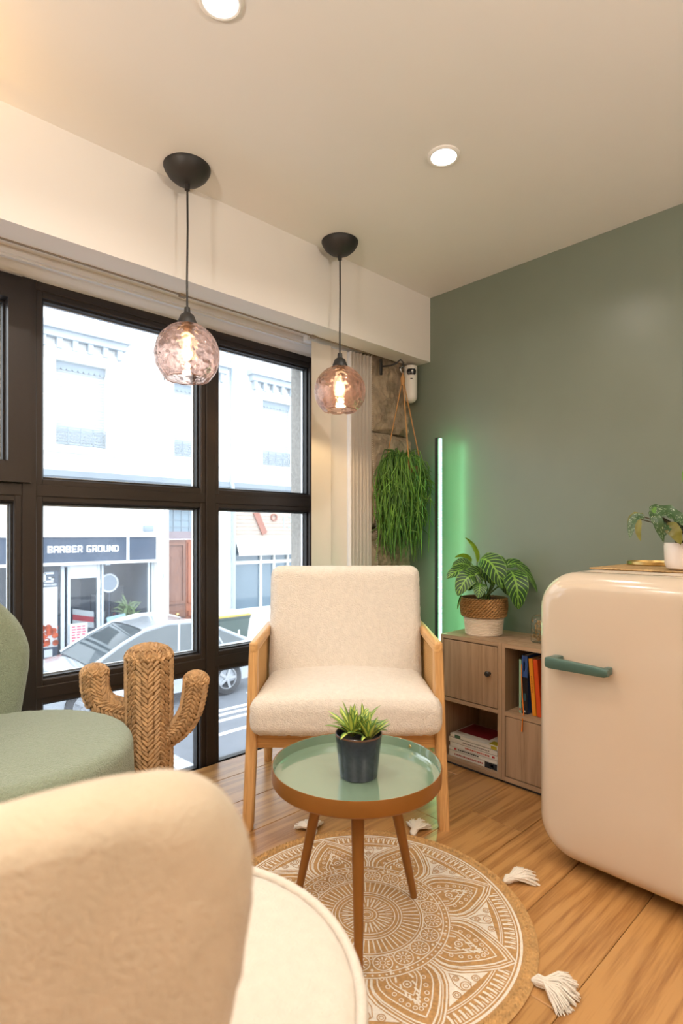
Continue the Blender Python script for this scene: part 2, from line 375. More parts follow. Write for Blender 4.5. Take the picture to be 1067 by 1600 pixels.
# =================================================================== window
fr_m = mat('bronze_aluminium', srgb('#302926'), 0.38, metal=0.25, var=0.08, vscale=3, bump=0.05, bscale=300, bdist=0.0005)
gask = mat('black_gasket', (0.012, 0.012, 0.014), 0.5)
silver = mat('silver_spacer', (0.6, 0.62, 0.64), 0.3, metal=0.9)
glass = pane_mat('dusty_pane', dust=0.06)
glass_d = pane_mat('dirty_low_pane', dust=0.09)
win = sempty('window_1', 'dark bronze metal framed shop window')
Y0, Y1 = YG, YG+0.075
XL, XR, ZB, ZT = -1.25, 1.95, -0.012, 1.951
RZ = [(-0.012, 0.012), (0.40, 0.490), (1.131, 1.217), (1.873, 1.951)]
for nm, z0, z1 in (('bottom_rail', -0.06, -0.02), ('low_rail', *RZ[1]), ('middle_rail', *RZ[2]), ('top_rail', *RZ[3])):
    r_ = MB(); r_.rbox(((XL+XR)/2, (Y0+Y1)/2, (z0+z1)/2), (XR-XL, Y1-Y0, z1-z0), 0.004, 1)
    if nm != 'bottom_rail': r_.rbox(((XL+XR)/2, Y0-0.002, (z0+z1)/2), (XR-XL, 0.008, (z1-z0)*0.5), 0.002, 1)
    r_.build(nm, fr_m, win)
MUL = [(-1.25, -1.16), (-0.36, -0.267), (0.530, 0.623), (1.2575, 1.3506), (1.885, 1.95)]
for x0, x1 in MUL:
    r_ = MB(); r_.rbox(((x0+x1)/2, (Y0+Y1)/2-0.003, (ZB+ZT)/2), (x1-x0, Y1-Y0, ZT-ZB), 0.004, 1)
    r_.rbox(((x0+x1)/2, Y0-0.007, (ZB+ZT)/2), ((x1-x0)*0.5, 0.008, ZT-ZB), 0.002, 1); r_.build('mullion', fr_m, win)
# opening sash at the far left, proud of the frame
for side in (0, 1):
    pass
sx0, sx1, sz0, sz1 = -0.31, 0.578, 1.198, 1.905
s_ = MB(); holes_wall(s_, sx0, sx1, sz0, sz1, Y0-0.028, Y0+0.03, [(sx0+0.072, sx1-0.072, sz0+0.072, sz1-0.072)])
sash = s_.build('sash', fr_m, win, smooth=False)
hb = MB(); hb.rbox((0.42, Y0-0.034, sz0-0.012), (0.09, 0.016, 0.016), 0.004, 2); hb.build('window_handle', gask, win)
cells = []
for i in range(len(MUL)-1):
    x0, x1 = MUL[i][1], MUL[i+1][0]
    for j in range(3):
        z0, z1 = (-0.02 if j == 0 else RZ[j][1]), RZ[j+1][0]
        a0, a1, c0, c1 = x0, x1, z0, z1
        if i == 1 and j == 2: a0, a1, c0, c1 = sx0+0.072, sx1-0.072, sz0+0.072, sz1-0.072
        cells.append((a0, a1, c0, c1))
        g = MB(); g.grid(lambda u, v: (a0+u*(a1-a0), YG+0.045, c0+v*(c1-c0)), 2, 2)
        p = g.build('pane', glass_d if j == 0 else glass, win, smooth=False)
        k = MB(); t = 0.007
        holes_wall(k, a0-0.001, a1+0.001, c0-0.001, c1+0.001, YG+0.02, YG+0.05, [(a0+t, a1-t, c0+t, c1-t)]); k.build('gasket', gask, p, smooth=False)
        if j > 0:
            k = MB(); holes_wall(k, a0+t, a1-t, c0+t, c1-t, YG+0.047, YG+0.06, [(a0+t+.004, a1-t-.004, c0+t+.004, c1-t-.004)]); k.build('spacer', silver, p, smooth=False)
# outer masonry around the opening
granite = mat('speckled_granite', srgb('#a9a6a0'), 0.9, var=0.25, vscale=60, bump=0.5, bscale=90, bdist=0.004)
e_ = MB(); e_.b(1.952, 3.2, YG+0.078, YG+0.24, -2.05, 3.4); e_.b(-2.5, 1.952, YG+0.078, YG+0.24, 1.951, 3.4); e_.b(-2.5, 1.952, YG-0.02, YG+0.10, -2.05, -0.06); e_.b(-2.5, XL, YG, YG+0.24, -0.06, 1.951)
struct(e_.build('wall_outside', granite, smooth=False), 'pale speckled masonry pier outside the window')

# =================================================================== downlights
trim_m = mat('white_trim', (0.85, 0.83, 0.8), 0.4)
def downlight(x, y, label):
    t = thing('recessed_downlight', label, 'ceiling light', (x, y, CEIL), 0)
    MB().lathe([(0.052, 0.0), (0.052, -0.004), (0.046, -0.007), (0.041, -0.006), (0.040, -0.001), (0.052, 0.0)], 40).build('trim_ring', trim_m, t)
    MB().lathe([(0.0001, -0.0045), (0.030, -0.0045), (0.0405, -0.003)], 40).build('diffuser', emit('downlight_glow', (1.0, 0.97, 0.92), 9.0), t)
    ld = bpy.data.lights.new('lamp', 'AREA'); ld.shape = 'DISK'; ld.size = 0.07; ld.energy = DOWNLIGHT_W; ld.color = WARM; ld.spread = R(150)
    lo = bpy.data.objects.new('lamp', ld); COL.objects.link(lo); lo.parent = t; lo.location = (0, 0, -0.012)
    return t
downlight(1.50, 1.105, 'white recessed ceiling spotlight nearer the green wall')
downlight(0.69, 1.133, 'white recessed ceiling spotlight at the top edge of the picture')
for (x, y, wh) in ((-0.12, 1.12, 'above the green tub chair'), (1.5, -0.8, 'behind the viewer by the green wall'), (0.1, -0.9, 'behind the viewer, far from the walls')):
    downlight(x, y, 'white recessed ceiling spotlight out of frame ' + wh)
def uplighter(x, y, wh):  # added unseen fill light, bounced off the ceiling to brighten the room
    ul = thing('fill_uplighter', 'added unseen ceiling fill light in the form of a black floor lamp ' + wh, 'floor lamp', (x, y, 0), 0)
    bk_ = mat('matt_black', (0.018, 0.017, 0.017), 0.5)
    MB().lathe([(0.0001, 0), (0.15, 0), (0.15, 0.02), (0.02, 0.03), (0.0001, 0.03)], 32).build('base', bk_, ul)
    MB().tube([(0, 0, 0.03), (0, 0, 1.42)], 0.013, 12).build('pole', bk_, ul)
    MB().lathe([(0.02, 1.40), (0.10, 1.42), (0.17, 1.46), (0.165, 1.46), (0.095, 1.43), (0.02, 1.41), (0.02, 1.40)], 40).build('shade', bk_, ul)
    ld = bpy.data.lights.new('lamp', 'AREA'); ld.shape = 'DISK'; ld.size = 0.2; ld.energy = FILL_UPLIGHT_W; ld.color = (1.0, 0.925, 0.825)
    lo = bpy.data.objects.new('lamp', ld); COL.objects.link(lo); lo.parent = ul; lo.location = (0, 0, 1.47); lo.rotation_euler = (PI, 0, 0)
uplighter(-1.1, 0.5, 'left of the viewer'); uplighter(0.7, -1.3, 'behind the viewer')

# =================================================================== pendant lamps
blk = mat('matt_black', (0.018, 0.017, 0.017), 0.5)
rose = water_glass('rose_glass', (1.0, 0.89, 0.845))
bulb_m = emit('bulb_filament', (1.0, 0.76, 0.42), 40.0)
bulb_glass = mat('glowing_bulb', (0.9, 0.8, 0.6), 0.2, emis=(1.0, 0.80, 0.50), estr=3.5)
def pendant(x, y, label, tilt, seed):
    t = thing('pendant_lamp', label, 'pendant lamp', (x, y, CEIL), 0, 'pink glass pendant lamps')
    M = Matrix.Rotation(R(tilt), 4, 'X')
    MB().lathe([(0.0001, 0.0), (0.077, 0.0), (0.077, -0.004), (0.074, -0.012), (0.064, -0.028), (0.046, -0.044), (0.024, -0.053), (0.009, -0.056), (0.0001, -0.056)], 48).build('canopy', blk, t)
    zc = 1.615 - CEIL; rg = 0.107
    MB().tube([(0, 0, -0.05), (0.0015, 0, -0.2), (-0.001, 0, -0.38), (0, 0, zc+rg+0.03)], 0.0035, 8).build('cord', blk, t)
    MB().lathe([(0.0085, -0.05), (0.0085, -0.075), (0.0001, -0.076)], 16).build('cord_grip', blk, t)
    MB().lathe([(0.0001, zc+rg+0.052), (0.009, zc+rg+0.052), (0.011, zc+rg+0.034), (0.022, zc+rg+0.026), (0.031, zc+rg+0.004), (0.033, zc+rg-0.006), (0.0001, zc+rg-0.006)], 28).build('socket_cover', blk, t)
    def wav(th, ph, k):
        a = 0
        p = Vector((math.sin(th)*math.cos(ph), math.sin(th)*math.sin(ph), math.cos(th)))
        d = noise.voronoi(p*4.4 + Vector((seed*3.1, 0, 0)))[0][0]
        return -0.0085*(max(0, 0.5-d)/0.5)*k
    th0, th1 = R(15), R(141); nu, nv = 96, 64
    def shell(u, v):
        ph = 2*PI*u
        if v < 0.5: th = th0 + (th1-th0)*(v/0.5); r = rg + wav(th, ph, 1.0)
        else: th = th1 - (th1-th0)*((v-0.5)/0.5); r = rg - 0.0105 + 0.0006*math.sin(9*ph)*math.sin(th)
        f = max(0, (th - R(130))/R(11)); r += 0.002*f
        return (r*math.sin(th)*math.cos(ph), r*math.sin(th)*math.sin(ph), zc + r*math.cos(th))
    g = MB(); g.grid(shell, nu, 2*nv, closeu=True); g.build('globe', rose, t, ang=180)
    bu = MB().lathe([(0.0001, zc+0.088), (0.013, zc+0.086), (0.014, zc+0.06), (0.0001, zc+0.058)], 16).build('bulb_base', mat('brass', (0.6, 0.42, 0.16), 0.3, metal=1), t)
    MB().lathe([(0.011, zc+0.06), (0.013, zc+0.045), (0.019, zc+0.02), (0.019, zc+0.004), (0.014, zc-0.01), (0.007, zc-0.017), (0.0001, zc-0.019)], 24).build('bulb', bulb_glass, t, ang=180)
    fl = MB()
    for k in range(6):
        a = k*PI/3; fl.tube([(0.006*math.cos(a), 0.006*math.sin(a), zc+0.05), (0.010*math.cos(a), 0.010*math.sin(a), zc+0.002)], 0.0022, 5)
    fl.build('filament', bulb_m, t)
    ld = bpy.data.lights.new('lamp', 'POINT'); ld.energy = 4.0; ld.color = (1.0, 0.66, 0.32); ld.shadow_soft_size = 0.012
    lo = bpy.data.objects.new('lamp', ld); COL.objects.link(lo); lo.parent = t; lo.location = (0, 0, zc-0.05)
    return t
pendant(0.927, 1.731, 'pink dimpled glass globe pendant hanging in front of the large pane', 0, 1)
pendant(1.629, 1.732, 'pink dimpled glass globe pendant hanging before the white blind', 0, 2)
pendant(0.227, 1.731, 'pink glass globe pendant outside the picture, beyond the window mullion', 0, 3)
# warm amber wall lamp near the beam, just out of frame
wl = thing('wall_lamp', 'amber uplighter on the beam, outside the picture', 'wall lamp', (0.02, 1.70, 1.93), 0)
MB().lathe([(0.0001, 0), (0.05, 0.0), (0.07, 0.09), (0.066, 0.09), (0.046, 0.006), (0.0001, 0.006)], 32).build('shade', blk, wl)
MB().box((0, 0.07, 0.02), (0.03, 0.11, 0.03)).build('bracket', blk, wl)
ld = bpy.data.lights.new('lamp', 'POINT'); ld.energy = 6.0; ld.color = (1.0, 0.53, 0.12); ld.shadow_soft_size = 0.03
lo = bpy.data.objects.new('lamp', ld); COL.objects.link(lo); lo.parent = wl; lo.location = (0, 0, 0.06)

# =================================================================== vertical blind
vinyl = mat('white_blind_fabric', srgb('#e9e2da'), 0.6, bump=0.06, bscale=300, bdist=0.0005)
vb = thing('vertical_blind', 'white vertical slat blind drawn aside next to the stone pier', 'blind', (1.69, 1.985, 0), 0)
hd = MB(); hd.rbox((0.17, 0.035, 1.925), (0.36, 0.035, 0.03), 0.004, 2); hd.build('head_rail', MATS['white_aluminium'], vb)
def slat(x, y, rz, wdt):
    m = MB(); m.grid(lambda u, v: ((u-0.5)*wdt, (0.010 if wdt < 0.1 else 0.005)*math.sin(PI*u), 0.03+v*1.875), 7, 2)
    o = m.build('slat', vinyl, vb, loc=(x, y, 0), rot=(0, 0, rz), ang=180); return o
slat(0.058, 0.0, R(-2), 0.118); slat(0.165, 0.006, R(-6), 0.118); 
for i in range(12): slat(0.226+i*0.0112, 0.006-0.001*i, R(-58 if i % 2 else -74), 0.058)
ch = MB()
for k in range(110):
    z = 1.90-k*0.0105; ch.lathe([(0.0001, z+0.003), (0.0026, z), (0.0001, z-0.003)], 5, c=(0.35+0.035*math.sin(max(0, (k-40))/70*1.4), -0.045-0.001*k*0.1, 0))
stuff(ch.build('bead_chain', vinyl, vb))

# =================================================================== wall sensor
sn = thing('wall_sensor', 'white capsule shaped sensor high in the corner beside the stone', 'sensor', (2.30, 1.905, 1.70), R(-43))
c_ = MB(); prof = []
for k in range(9): a = -PI/2 + k*PI/16; prof.append((0.0335*math.cos(a), 0.0335*math.sin(a)+0.0335))
prof += [(0.0335, 0.185), (0.031, 0.192), (0.0001, 0.193)]
c_.lathe([(0.0001, 0.0)] + prof[1:], 32); c_.build('body', mat('white_plastic', (0.8, 0.78, 0.74), 0.3), sn)
M = Matrix.Rotation(R(90), 4, 'X')
MB().lathe([(0.0001, 0.004), (0.015, 0.003), (0.024, -0.002), (0.024, -0.012), (0.0001, -0.012)], 28, (0, -0.031, 0.157), M).build('lens', mat('gloss_black', (0.01, 0.01, 0.012), 0.12), sn)
MB().lathe([(0.0001, 0.003), (0.005, 0.002), (0.006, -0.002), (0.0001, -0.002)], 20, (0.004, -0.034, 0.161), M).build('lens_glass', mat('white_plastic', (0.8, 0.78, 0.74), 0.3), sn)
MB().rbox((0, -0.033, 0.120), (0.013, 0.004, 0.006), 0.002, 2).build('indicator', blk, sn)

# =================================================================== hook and hanging plant
hk = thing('wall_hook', 'black iron wall hook screwed to the stone pier', 'hook', (2.13, 1.945, 1.86), 0)
MB().rbox((-0.02, -0.004, 0), (0.018, 0.012, 0.085), 0.006, 3).build('back_plate', blk, hk)
MB().tube([(-0.02, -0.01, 0), (-0.0, -0.05, 0.0), (0.015, -0.075, 0.008), (0.03, -0.09, 0.028), (0.042, -0.1, 0.012), (0.038, -0.098, -0.012), (0.024, -0.085, -0.014)], 0.0045, 8).build('arm', blk, hk, ang=180)
HX, HY = 2.166, 1.845
hp = thing('hanging_plant', 'green trailing mistletoe cactus hung from the hook by tan cords', 'plant', (HX, HY, 1.36), 0)
rg_ = MB(); rg_.tube([(0.016*math.cos(a*PI/10), 0, 0.475+0.016*math.sin(a*PI/10)) for a in range(21)], 0.0022, 6); rg_.build('ring', silver, hp)
cordm = mat('tan_cord', srgb('#b98a55'), 0.8, bump=0.4, bscale=400)
for (dx, dy, dz) in ((-0.045, -0.075, 0.02), (0.10, -0.03, 0.02), (-0.03, 0.085, 0.02)):
    MB().tube([(0, 0, 0.462), (dx*0.04, dy*0.04, 0.42), (dx, dy, dz), (dx*1.02, dy*1.02, -0.06)], 0.0032, 6).build('cord', cordm, hp)
MB().lathe([(0.008, 0.40), (0.011, 0.415), (0.011, 0.435), (0.006, 0.447)], 12).build('knot', cordm, hp)
MB().lathe([(0.0001, -0.13), (0.062, -0.13), (0.086, -0.012), (0.08, -0.012), (0.058, -0.12), (0.0001, -0.12)], 32).build('pot', mat('brown_pot', srgb('#6b4a2e'), 0.7), hp)
MB().lathe([(0.0001, -0.018), (0.08, -0.02)], 24).build('soil', mat('soil', (0.03, 0.02, 0.012), 0.95), hp)
rng = random.Random(5)
fol = [MB(), MB()]
for k in range(620):
    a = rng.uniform(0, 2*PI); r0 = 0.088*math.sqrt(rng.random()); rr = rng.uniform(0.075, 0.16)*(0.75 + 0.25*rng.random())
    if math.cos(a) > 0: rr *= 1.0
    Ld = rng.uniform(0.12, 0.36) if rng.random() < 0.6 else rng.uniform(0.3, 0.56)
    h = rng.uniform(0.03, 0.10)*(1-0.75*r0/0.088)+0.008; da = rng.uniform(-0.5, 0.5); pts = []; n = 11; ph = rng.uniform(0, 6)
    for i in range(n):
        t = i/(n-1)
        rad = r0 + (rr-r0)*min(1, t*3.2)**0.7 + 0.008*math.sin(ph+t*7)
        z = h*math.sin(min(1, t*3.0)*PI) - Ld*max(0, t-0.12)**1.15 + 0.0
        aa = a + da*t + 0.07*math.sin(ph*2+t*9)
        pts.append((rad*math.cos(aa) + 0.006*math.sin(ph*3+t*11), rad*math.sin(aa)*0.72 + 0.006*math.cos(ph*5+t*10), z))
    pts = [(min(p[0], XW-HX-0.012), p[1], p[2]) for p in pts]
    fol[k % 2].tube(pts, [0.0027]*(n-1)+[0.0012], 4, cap=False)
    for _ in range(2):
        i = rng.randrange(3, n-2); b = Vector(pts[i]); q = Vector((rng.uniform(-1, 1), rng.uniform(-1, 1), rng.uniform(-1.6, -0.2))).normalized()*rng.uniform(0.03, 0.08)
        e = b + q; e.x = min(e.x, XW-HX-0.012)
        fol[k % 2].tube([b, b + q*0.55 + Vector((0, 0, 0.006)), e], [0.0024, 0.0022, 0.001], 4, cap=False)
stuff(fol[0].build('foliage', mat('mistletoe_green', (0.055, 0.15, 0.018), 0.45, var=0.35, vscale=12), hp, ang=180))
stuff(fol[1].build('young_foliage', mat('mistletoe_light', (0.11, 0.25, 0.03), 0.45, var=0.35, vscale=12), hp, ang=180))

# =================================================================== LED corner lamp
lm = thing('led_floor_lamp', 'slim black corner floor lamp glowing green against the green wall', 'floor lamp', (2.262, 1.705, 0), 0)
MB().rbox((0, 0, 0.75), (0.016, 0.02, 1.48), 0.002, 1).build('pole', blk, lm)
MB().rbox((0.005, 0.0, 0.006), (0.08, 0.16, 0.012), 0.004, 2).build('base', blk, lm)
MB().rbox((0.004, -0.016, 0.765), (0.008, 0.012, 1.44), 0.002, 1).build('light_strip', emit('green_led', (0.28, 1.0, 0.44), 26.0), lm)

# =================================================================== cabinets
CX = 2.066
cabw = wood('grey_oak_panel', srgb('#8f7459'), srgb('#a98c70'), 2, 0.55, 1.5, rand=0.05, ring=1.2, bump=0.05)
cabh = wood('grey_oak_shelf', srgb('#8f7459'), srgb('#a98c70'), 1, 0.55, 1.5, rand=0.05, ring=1.2, bump=0.05)
def cabinet(label, y0, y1, door_low):
    t = thing('cube_cabinet', label, 'cabinet', (CX, (y0+y1)/2, 0), 0)
    W = y1-y0-0.001; D = XW-CX-0.003; th = 0.016
    MB().b(0, D, -W/2, -W/2+th, 0.012, 0.570).build('side_panel', cabw, t, smooth=False)
    MB().b(0, D, W/2-th, W/2, 0.012, 0.570).build('side_panel', cabw, t, smooth=False)
    MB().b(0, D, -W/2+th, W/2-th, 0.554, 0.570).build('top_panel', cabh, t, smooth=False)
    MB().b(0, D, -W/2+th, W/2-th, 0.012, 0.030).build('bottom_panel', cabh, t, smooth=False)
    MB().b(0, D-0.01, -W/2+th, W/2-th, 0.278, 0.294).build('shelf', cabh, t, smooth=False)
    MB().b(D-0.006, D, -W/2+th, W/2-th, 0.03, 0.554).build('back_panel', cabw, t, smooth=False)
    MB().b(0.01, D, -W/2+0.004, W/2-0.004, 0.0, 0.012).build('plinth', blk, t, smooth=False)
    z0, z1 = (0.032, 0.276) if door_low else (0.296, 0.551)
    d = MB().rbox((0.009, 0, (z0+z1)/2), (0.016, W-2*th-0.005, z1-z0-0.003), 0.001, 1).build('door', cabw, t)
    if not door_low:
        MB().lathe([(0.0001, 0.026), (0.008, 0.0255), (0.0115, 0.022), (0.010, 0.014), (0.006, 0.008), (0.0065, 0.0), (0.0001, 0.0)], 24, (0.001, -0.098, 0.437), Matrix.Rotation(R(-90), 4, 'Y')).build('knob', blk, d)
    else:
        MB().lathe([(0.0001, 0.026), (0.008, 0.0255), (0.0115, 0.022), (0.010, 0.014), (0.006, 0.008), (0.0065, 0.0), (0.0001, 0.0)], 24, (0.001, -0.098, 0.20), Matrix.Rotation(R(-90), 4, 'Y')).build('knob', blk, d)
    return t
cabinet('grey oak cube cabinet with black door knob under the basket planter', 1.234, 1.540, False)
cabinet('grey oak cube cabinet beside the fridge, upright books above its lower door', 0.926, 1.2335, True)
# ---- books
paper = mat('book_paper', srgb('#d8d0c0'), 0.8, var=0.1, vscale=200, stretch=(0.05, 0.05, 6))
def book(label, loc, size, cover, rot=(0, 0, 0), group=None, spine=None, marks=(), front=None):
    """size = (depth, width, thickness) lying flat, spine at -x"""
    t = thing('book', label, 'book', loc, 0, group); t.rotation_euler = rot
    D, W, T = size; cm = mat('cover_'+cover, srgb(cover), 0.4)
    MB().rbox((D/2, 0, T-0.001), (D, W, 0.002), 0.0008, 1).build('front_cover', front or cm, t)
    MB().rbox((D/2, 0, 0.001), (D, W, 0.002), 0.0008, 1).build('back_cover', cm, t)
    MB().rbox((0.001, 0, T/2), (0.002, W, T), 0.0008, 1).build('spine', mat('cover_'+(spine or cover), srgb(spine or cover), 0.4), t)
    MB().b(0.003, D-0.004, -W/2+0.003, W/2-0.003, 0.002, T-0.002).build('pages', paper, t, smooth=False)
    for (ya, yb, za, zb, c) in marks:
        MB().b(-0.0004, 0.0002, ya*W/2, yb*W/2, za*T, zb*T).build('spine_print', mat('ink_'+c, srgb(c), 0.5), t, smooth=False)
    return t
def words(rng, y0, y1, z0, z1, c):
    out = []; y = y1
    while y > y0+0.03:
        l = rng.uniform(0.02, 0.07); out.append((max(y0, y-l), y, z0, z1, c)); y -= l + 0.018
    return out
rb = random.Random(3); zb = 0.030; G = 'books lying on the lower shelf'
stack = [('white magazine with a black spine end, lowest of the lying stack', 0.026, '#dcd6cc', words(rb, -0.45, 0.75, 0.35, 0.6, '#a04038') + [(-0.98, -0.5, 0.02, 0.98, '#15151b'), (-0.84, -0.74, 0.3, 0.75, '#e8e4dc')], 0.0),
         ('thin white book with black and red spine print, second from the bottom', 0.015, '#e4dfd6', words(rb, -0.3, 0.6, 0.3, 0.7, '#1c1a1a') + [(0.66, 0.76, 0.25, 0.75, '#b32a28')], 0.004),
         ('white paperback with orange red spine lettering in the middle of the stack', 0.020, '#e6e1d8', words(rb, -0.65, 0.35, 0.3, 0.65, '#b8543a') + [(-0.85, -0.75, 0.3, 0.7, '#b32a28')], -0.003),
         ('white paperback with fine grey and red spine print, second from the top', 0.021, '#dfd9cf', words(rb, -0.7, 0.4, 0.35, 0.6, '#8d7f78'), 0.003)]
for lab, T, c, mk, dy in stack:
    book(lab, (CX+0.022+abs(dy), 1.387+dy, zb), (0.19, 0.245, T-0.0004), c, group=G, marks=mk); zb += T
tb = book('white book with a dark red front cover on top of the lying stack', (CX+0.026, 1.385, zb), (0.18, 0.24, 0.016), '#ddd6ca', group=G, marks=[(-0.95, -0.72, 0.1, 0.95, '#b3a227'), (0.55, 0.8, 0.1, 0.9, '#3c5a3c')])
MB().b(0.045, 0.176, -0.05, 0.112, 0.0155, 0.0164).build('cover_picture', mat('cover_red', srgb('#86202a'), 0.35), tb, smooth=False)
MB().b(0.01, 0.05, -0.11, -0.07, 0.0155, 0.0164).build('cover_emblem', mat('ink_#b3a227', srgb('#b3a227'), 0.5), tb, smooth=False)
UP = 'books standing in the open cube'
def upbook(label, y, T, Hh, cover, lean, spine=None, marks=(), dx=0.03):
    # stand it up: spine to the room, thickness along y
    t = book(label, (CX+dx, y, 0.2945), (0.17, Hh, T), cover, group=UP, spine=spine, marks=marks)
    t.rotation_euler = (R(90)+lean, 0, 0); t.location = (CX+dx, y, 0.2945 + Hh/2*math.cos(lean) + (T*math.sin(abs(lean)) if lean > 0 else 0.0)); return t
b0 = upbook('thin mint green book at the end of the standing row', 1.172, 0.011, 0.215, '#8fb39a', 0.0, marks=[(-0.9, -0.82, 0.2, 0.8, '#c0402f')])
upbook('thick navy and black book beside the mint one', 1.160, 0.026, 0.235, '#2b4a86', 0.0, '#15161c', marks=[(0.25, 0.98, 0.03, 0.97, '#2b4a86'), (0.45, 0.8, 0.3, 0.55, '#cfd5e0'), (-0.55, -0.3, 0.3, 0.7, '#2c5560'), (-0.95, -0.88, 0.3, 0.6, '#d8d8d8')])
upbook('yellow orange book leaning against the navy book', 1.1225, 0.018, 0.225, '#d98a1c', R(-4.5), marks=words(rb, -0.2, 0.4, 0.3, 0.6, '#a5601a'))
upbook('red orange book leaning beside the yellow one', 1.1035, 0.02, 0.225, '#cc4a17', R(-4.5))
rib = MB(); rp = [(0.0, 0.09, 0.012), (-0.006, 0.04, 0.015), (-0.012, -0.04, 0.022), (-0.02, -0.10, 0.032), (-0.034, -0.128, 0.034), (-0.036, -0.15, 0.034), (-0.037, -0.168, 0.033)]
rib.tube([Vector(p) for p in rp], [0.0022]*5+[0.003, 0.0035], 5); rib.build('ribbon_bookmark', mat('orange_ribbon', srgb('#d8771f'), 0.6), b0)

# =================================================================== basket planter with zebra plant
RT, TC, UPV = Vector((0.727, -0.687, 0)), Vector((-0.687, -0.727, 0)), Vector((0, 0, 1))
zp = thing('potted_zebra_plant', 'striped zebra leaf plant in a brown and white woven basket on the cabinet', 'plant', (2.19, 1.396, 0.570), 0)
white_rope = mat('white_cotton_rope', srgb('#e6d6c4'), 0.85, bump=0.5, bscale=250, bdist=0.001)
sea = mat('seagrass', srgb('#9c7444'), 0.75, var=0.3, vscale=60)
pot = MB(); pr = [(0.0001, 0.002), (0.076, 0.0)]
for k in range(12):
    z = 0.004 + k*0.0066; r = 0.079 + z*0.11
    pr += [(r-0.0018, z), (r+0.0012, z+0.0022), (r+0.0012, z+0.0044), (r-0.0018, z+0.0066)]
pot.lathe(pr + [(0.08, 0.083), (0.0001, 0.083)], 48); pot.build('rope_base', white_rope, zp)
up_ = MB(); up_.lathe([(0.086, 0.082), (0.094, 0.086), (0.099, 0.12), (0.1, 0.16), (0.097, 0.166), (0.092, 0.164), (0.09, 0.082), (0.086, 0.082)], 48)
up_.build('basket_liner', mat('seagrass_dark', srgb('#6f4f2c'), 0.8), zp)
wv = MB(); rows = 10
for j in range(rows):
    z = 0.088 + j*0.0082; r = 0.0965 + 0.0045*math.sin(j/(rows-1)*PI*0.8)
    for k in range(40):
        a = 2*PI*(k + 0.5*(j % 2))/40; n = Vector((math.cos(a), math.sin(a), 0)); tq = Vector((-math.sin(a), math.cos(a), 0))
        wv.strand(n*(r+0.001) + UPV*z, tq + UPV*0.45*(1 if j % 2 else 0.8), n, 0.022, 0.009, 0.0036)
stuff(wv.build('basket_weave', sea, zp))
MB().lathe([(0.0001, 0.152), (0.09, 0.15)], 24).build('soil', MATS['soil'], zp)
zl = zebra_leaf('zebra_leaf'); yl = mat('young_leaf', (0.22, 0.36, 0.03), 0.45, var=0.4, vscale=18); stem_m = mat('leaf_stem', (0.12, 0.2, 0.05), 0.5)
def P(dx, dz, dt): return RT*dx + TC*dt + UPV*dz          # right / up / towards the room, from the basket's base centre
zleaves = [  # base, tip, width, leaves along, facing, material
    (P(-.030, .338, .07), P(.046, .216, .135), .112, P(.5, .1, .8), P(.1, .45, .9), zl),
    (P(.092, .290, .08), P(.113, .130, .135), .108, P(.1, -.2, .8), P(.1, .25, 1), zl),
    (P(-.062, .285, .03), P(-.176, .254, .07), .066, P(-1, .35, .3), P(-.1, .9, .8), zl),
    (P(-.055, .265, .07), P(-.135, .182, .10), .085, P(-.9, .3, .6), P(-.3, .5, .9), zl),
    (P(-.038, .235, .09), P(-.055, .175, .13), .060, P(-.2, -.1, .8), P(-.1, .5, .9), zl),
    (P(.03, .33, -.02), P(.105, .30, 0), .07, P(1, .5, .1), P(.2, .9, .7), zl),
    (P(.10, .30, -.01), P(.228, .19, .03), .078, P(1, .9, .1), P(.5, .8, .6), zl),
    (P(-.03, .32, 0.0), P(-.085, .43, .01), .036, P(-.1, 1, 0), P(.4, .1, 1), yl),
    (P(-.062, .32, .02), P(-.138, .343, .05), .034, P(-.7, .8, .2), P(0, .7, .8), yl),
    (P(-.118, .185, .09), P(-.138, .125, .10), .018, P(-.2, -.8, .1), P(-.5, 0, 1), zl),
    (P(-.02, .27, .03), P(-.08, .20, .06), .09, P(-.6, .5, .5), P(-.2, .5, .9), zl), (P(.04, .26, .02), P(.09, .18, .06), .09, P(.5, .4, .5), P(.2, .4, .9), zl),
    (P(.0, .30, -.03), P(.03, .22, .05), .10, P(.1, .5, .6), P(0, .5, .9), zl), (P(-.05, .30, -.04), P(-.13, .30, -.05), .07, P(-.8, .6, 0), P(-.2, .8, .7), zl),
    (P(.13, .215, .03), P(.152, .145, .04), .03, P(.5, -.3, .2), P(.3, .2, 1), yl)]
for (b0_, b1_, wd, d0, fc, lm_) in zleaves:
    m = MB(); leaf_mesh(m, b0_, d0, b1_, wd, fc, fold=0.1 if wd > .04 else 0.6, nu=14, nv=9, wave=0.05, point=0.8, curl=0.0 if wd > .04 else 1.0)
    lf = m.build('leaf', lm_, zp, ang=180)
    root = P(random.uniform(-.03, .03), .15, random.uniform(-.01, .03)); mid = (root + b0_)/2 + UPV*0.03
    if wd > .025: MB().tube([root, mid, b0_], [0.0045, 0.0038, 0.0025], 6).build('stem', stem_m, lf)
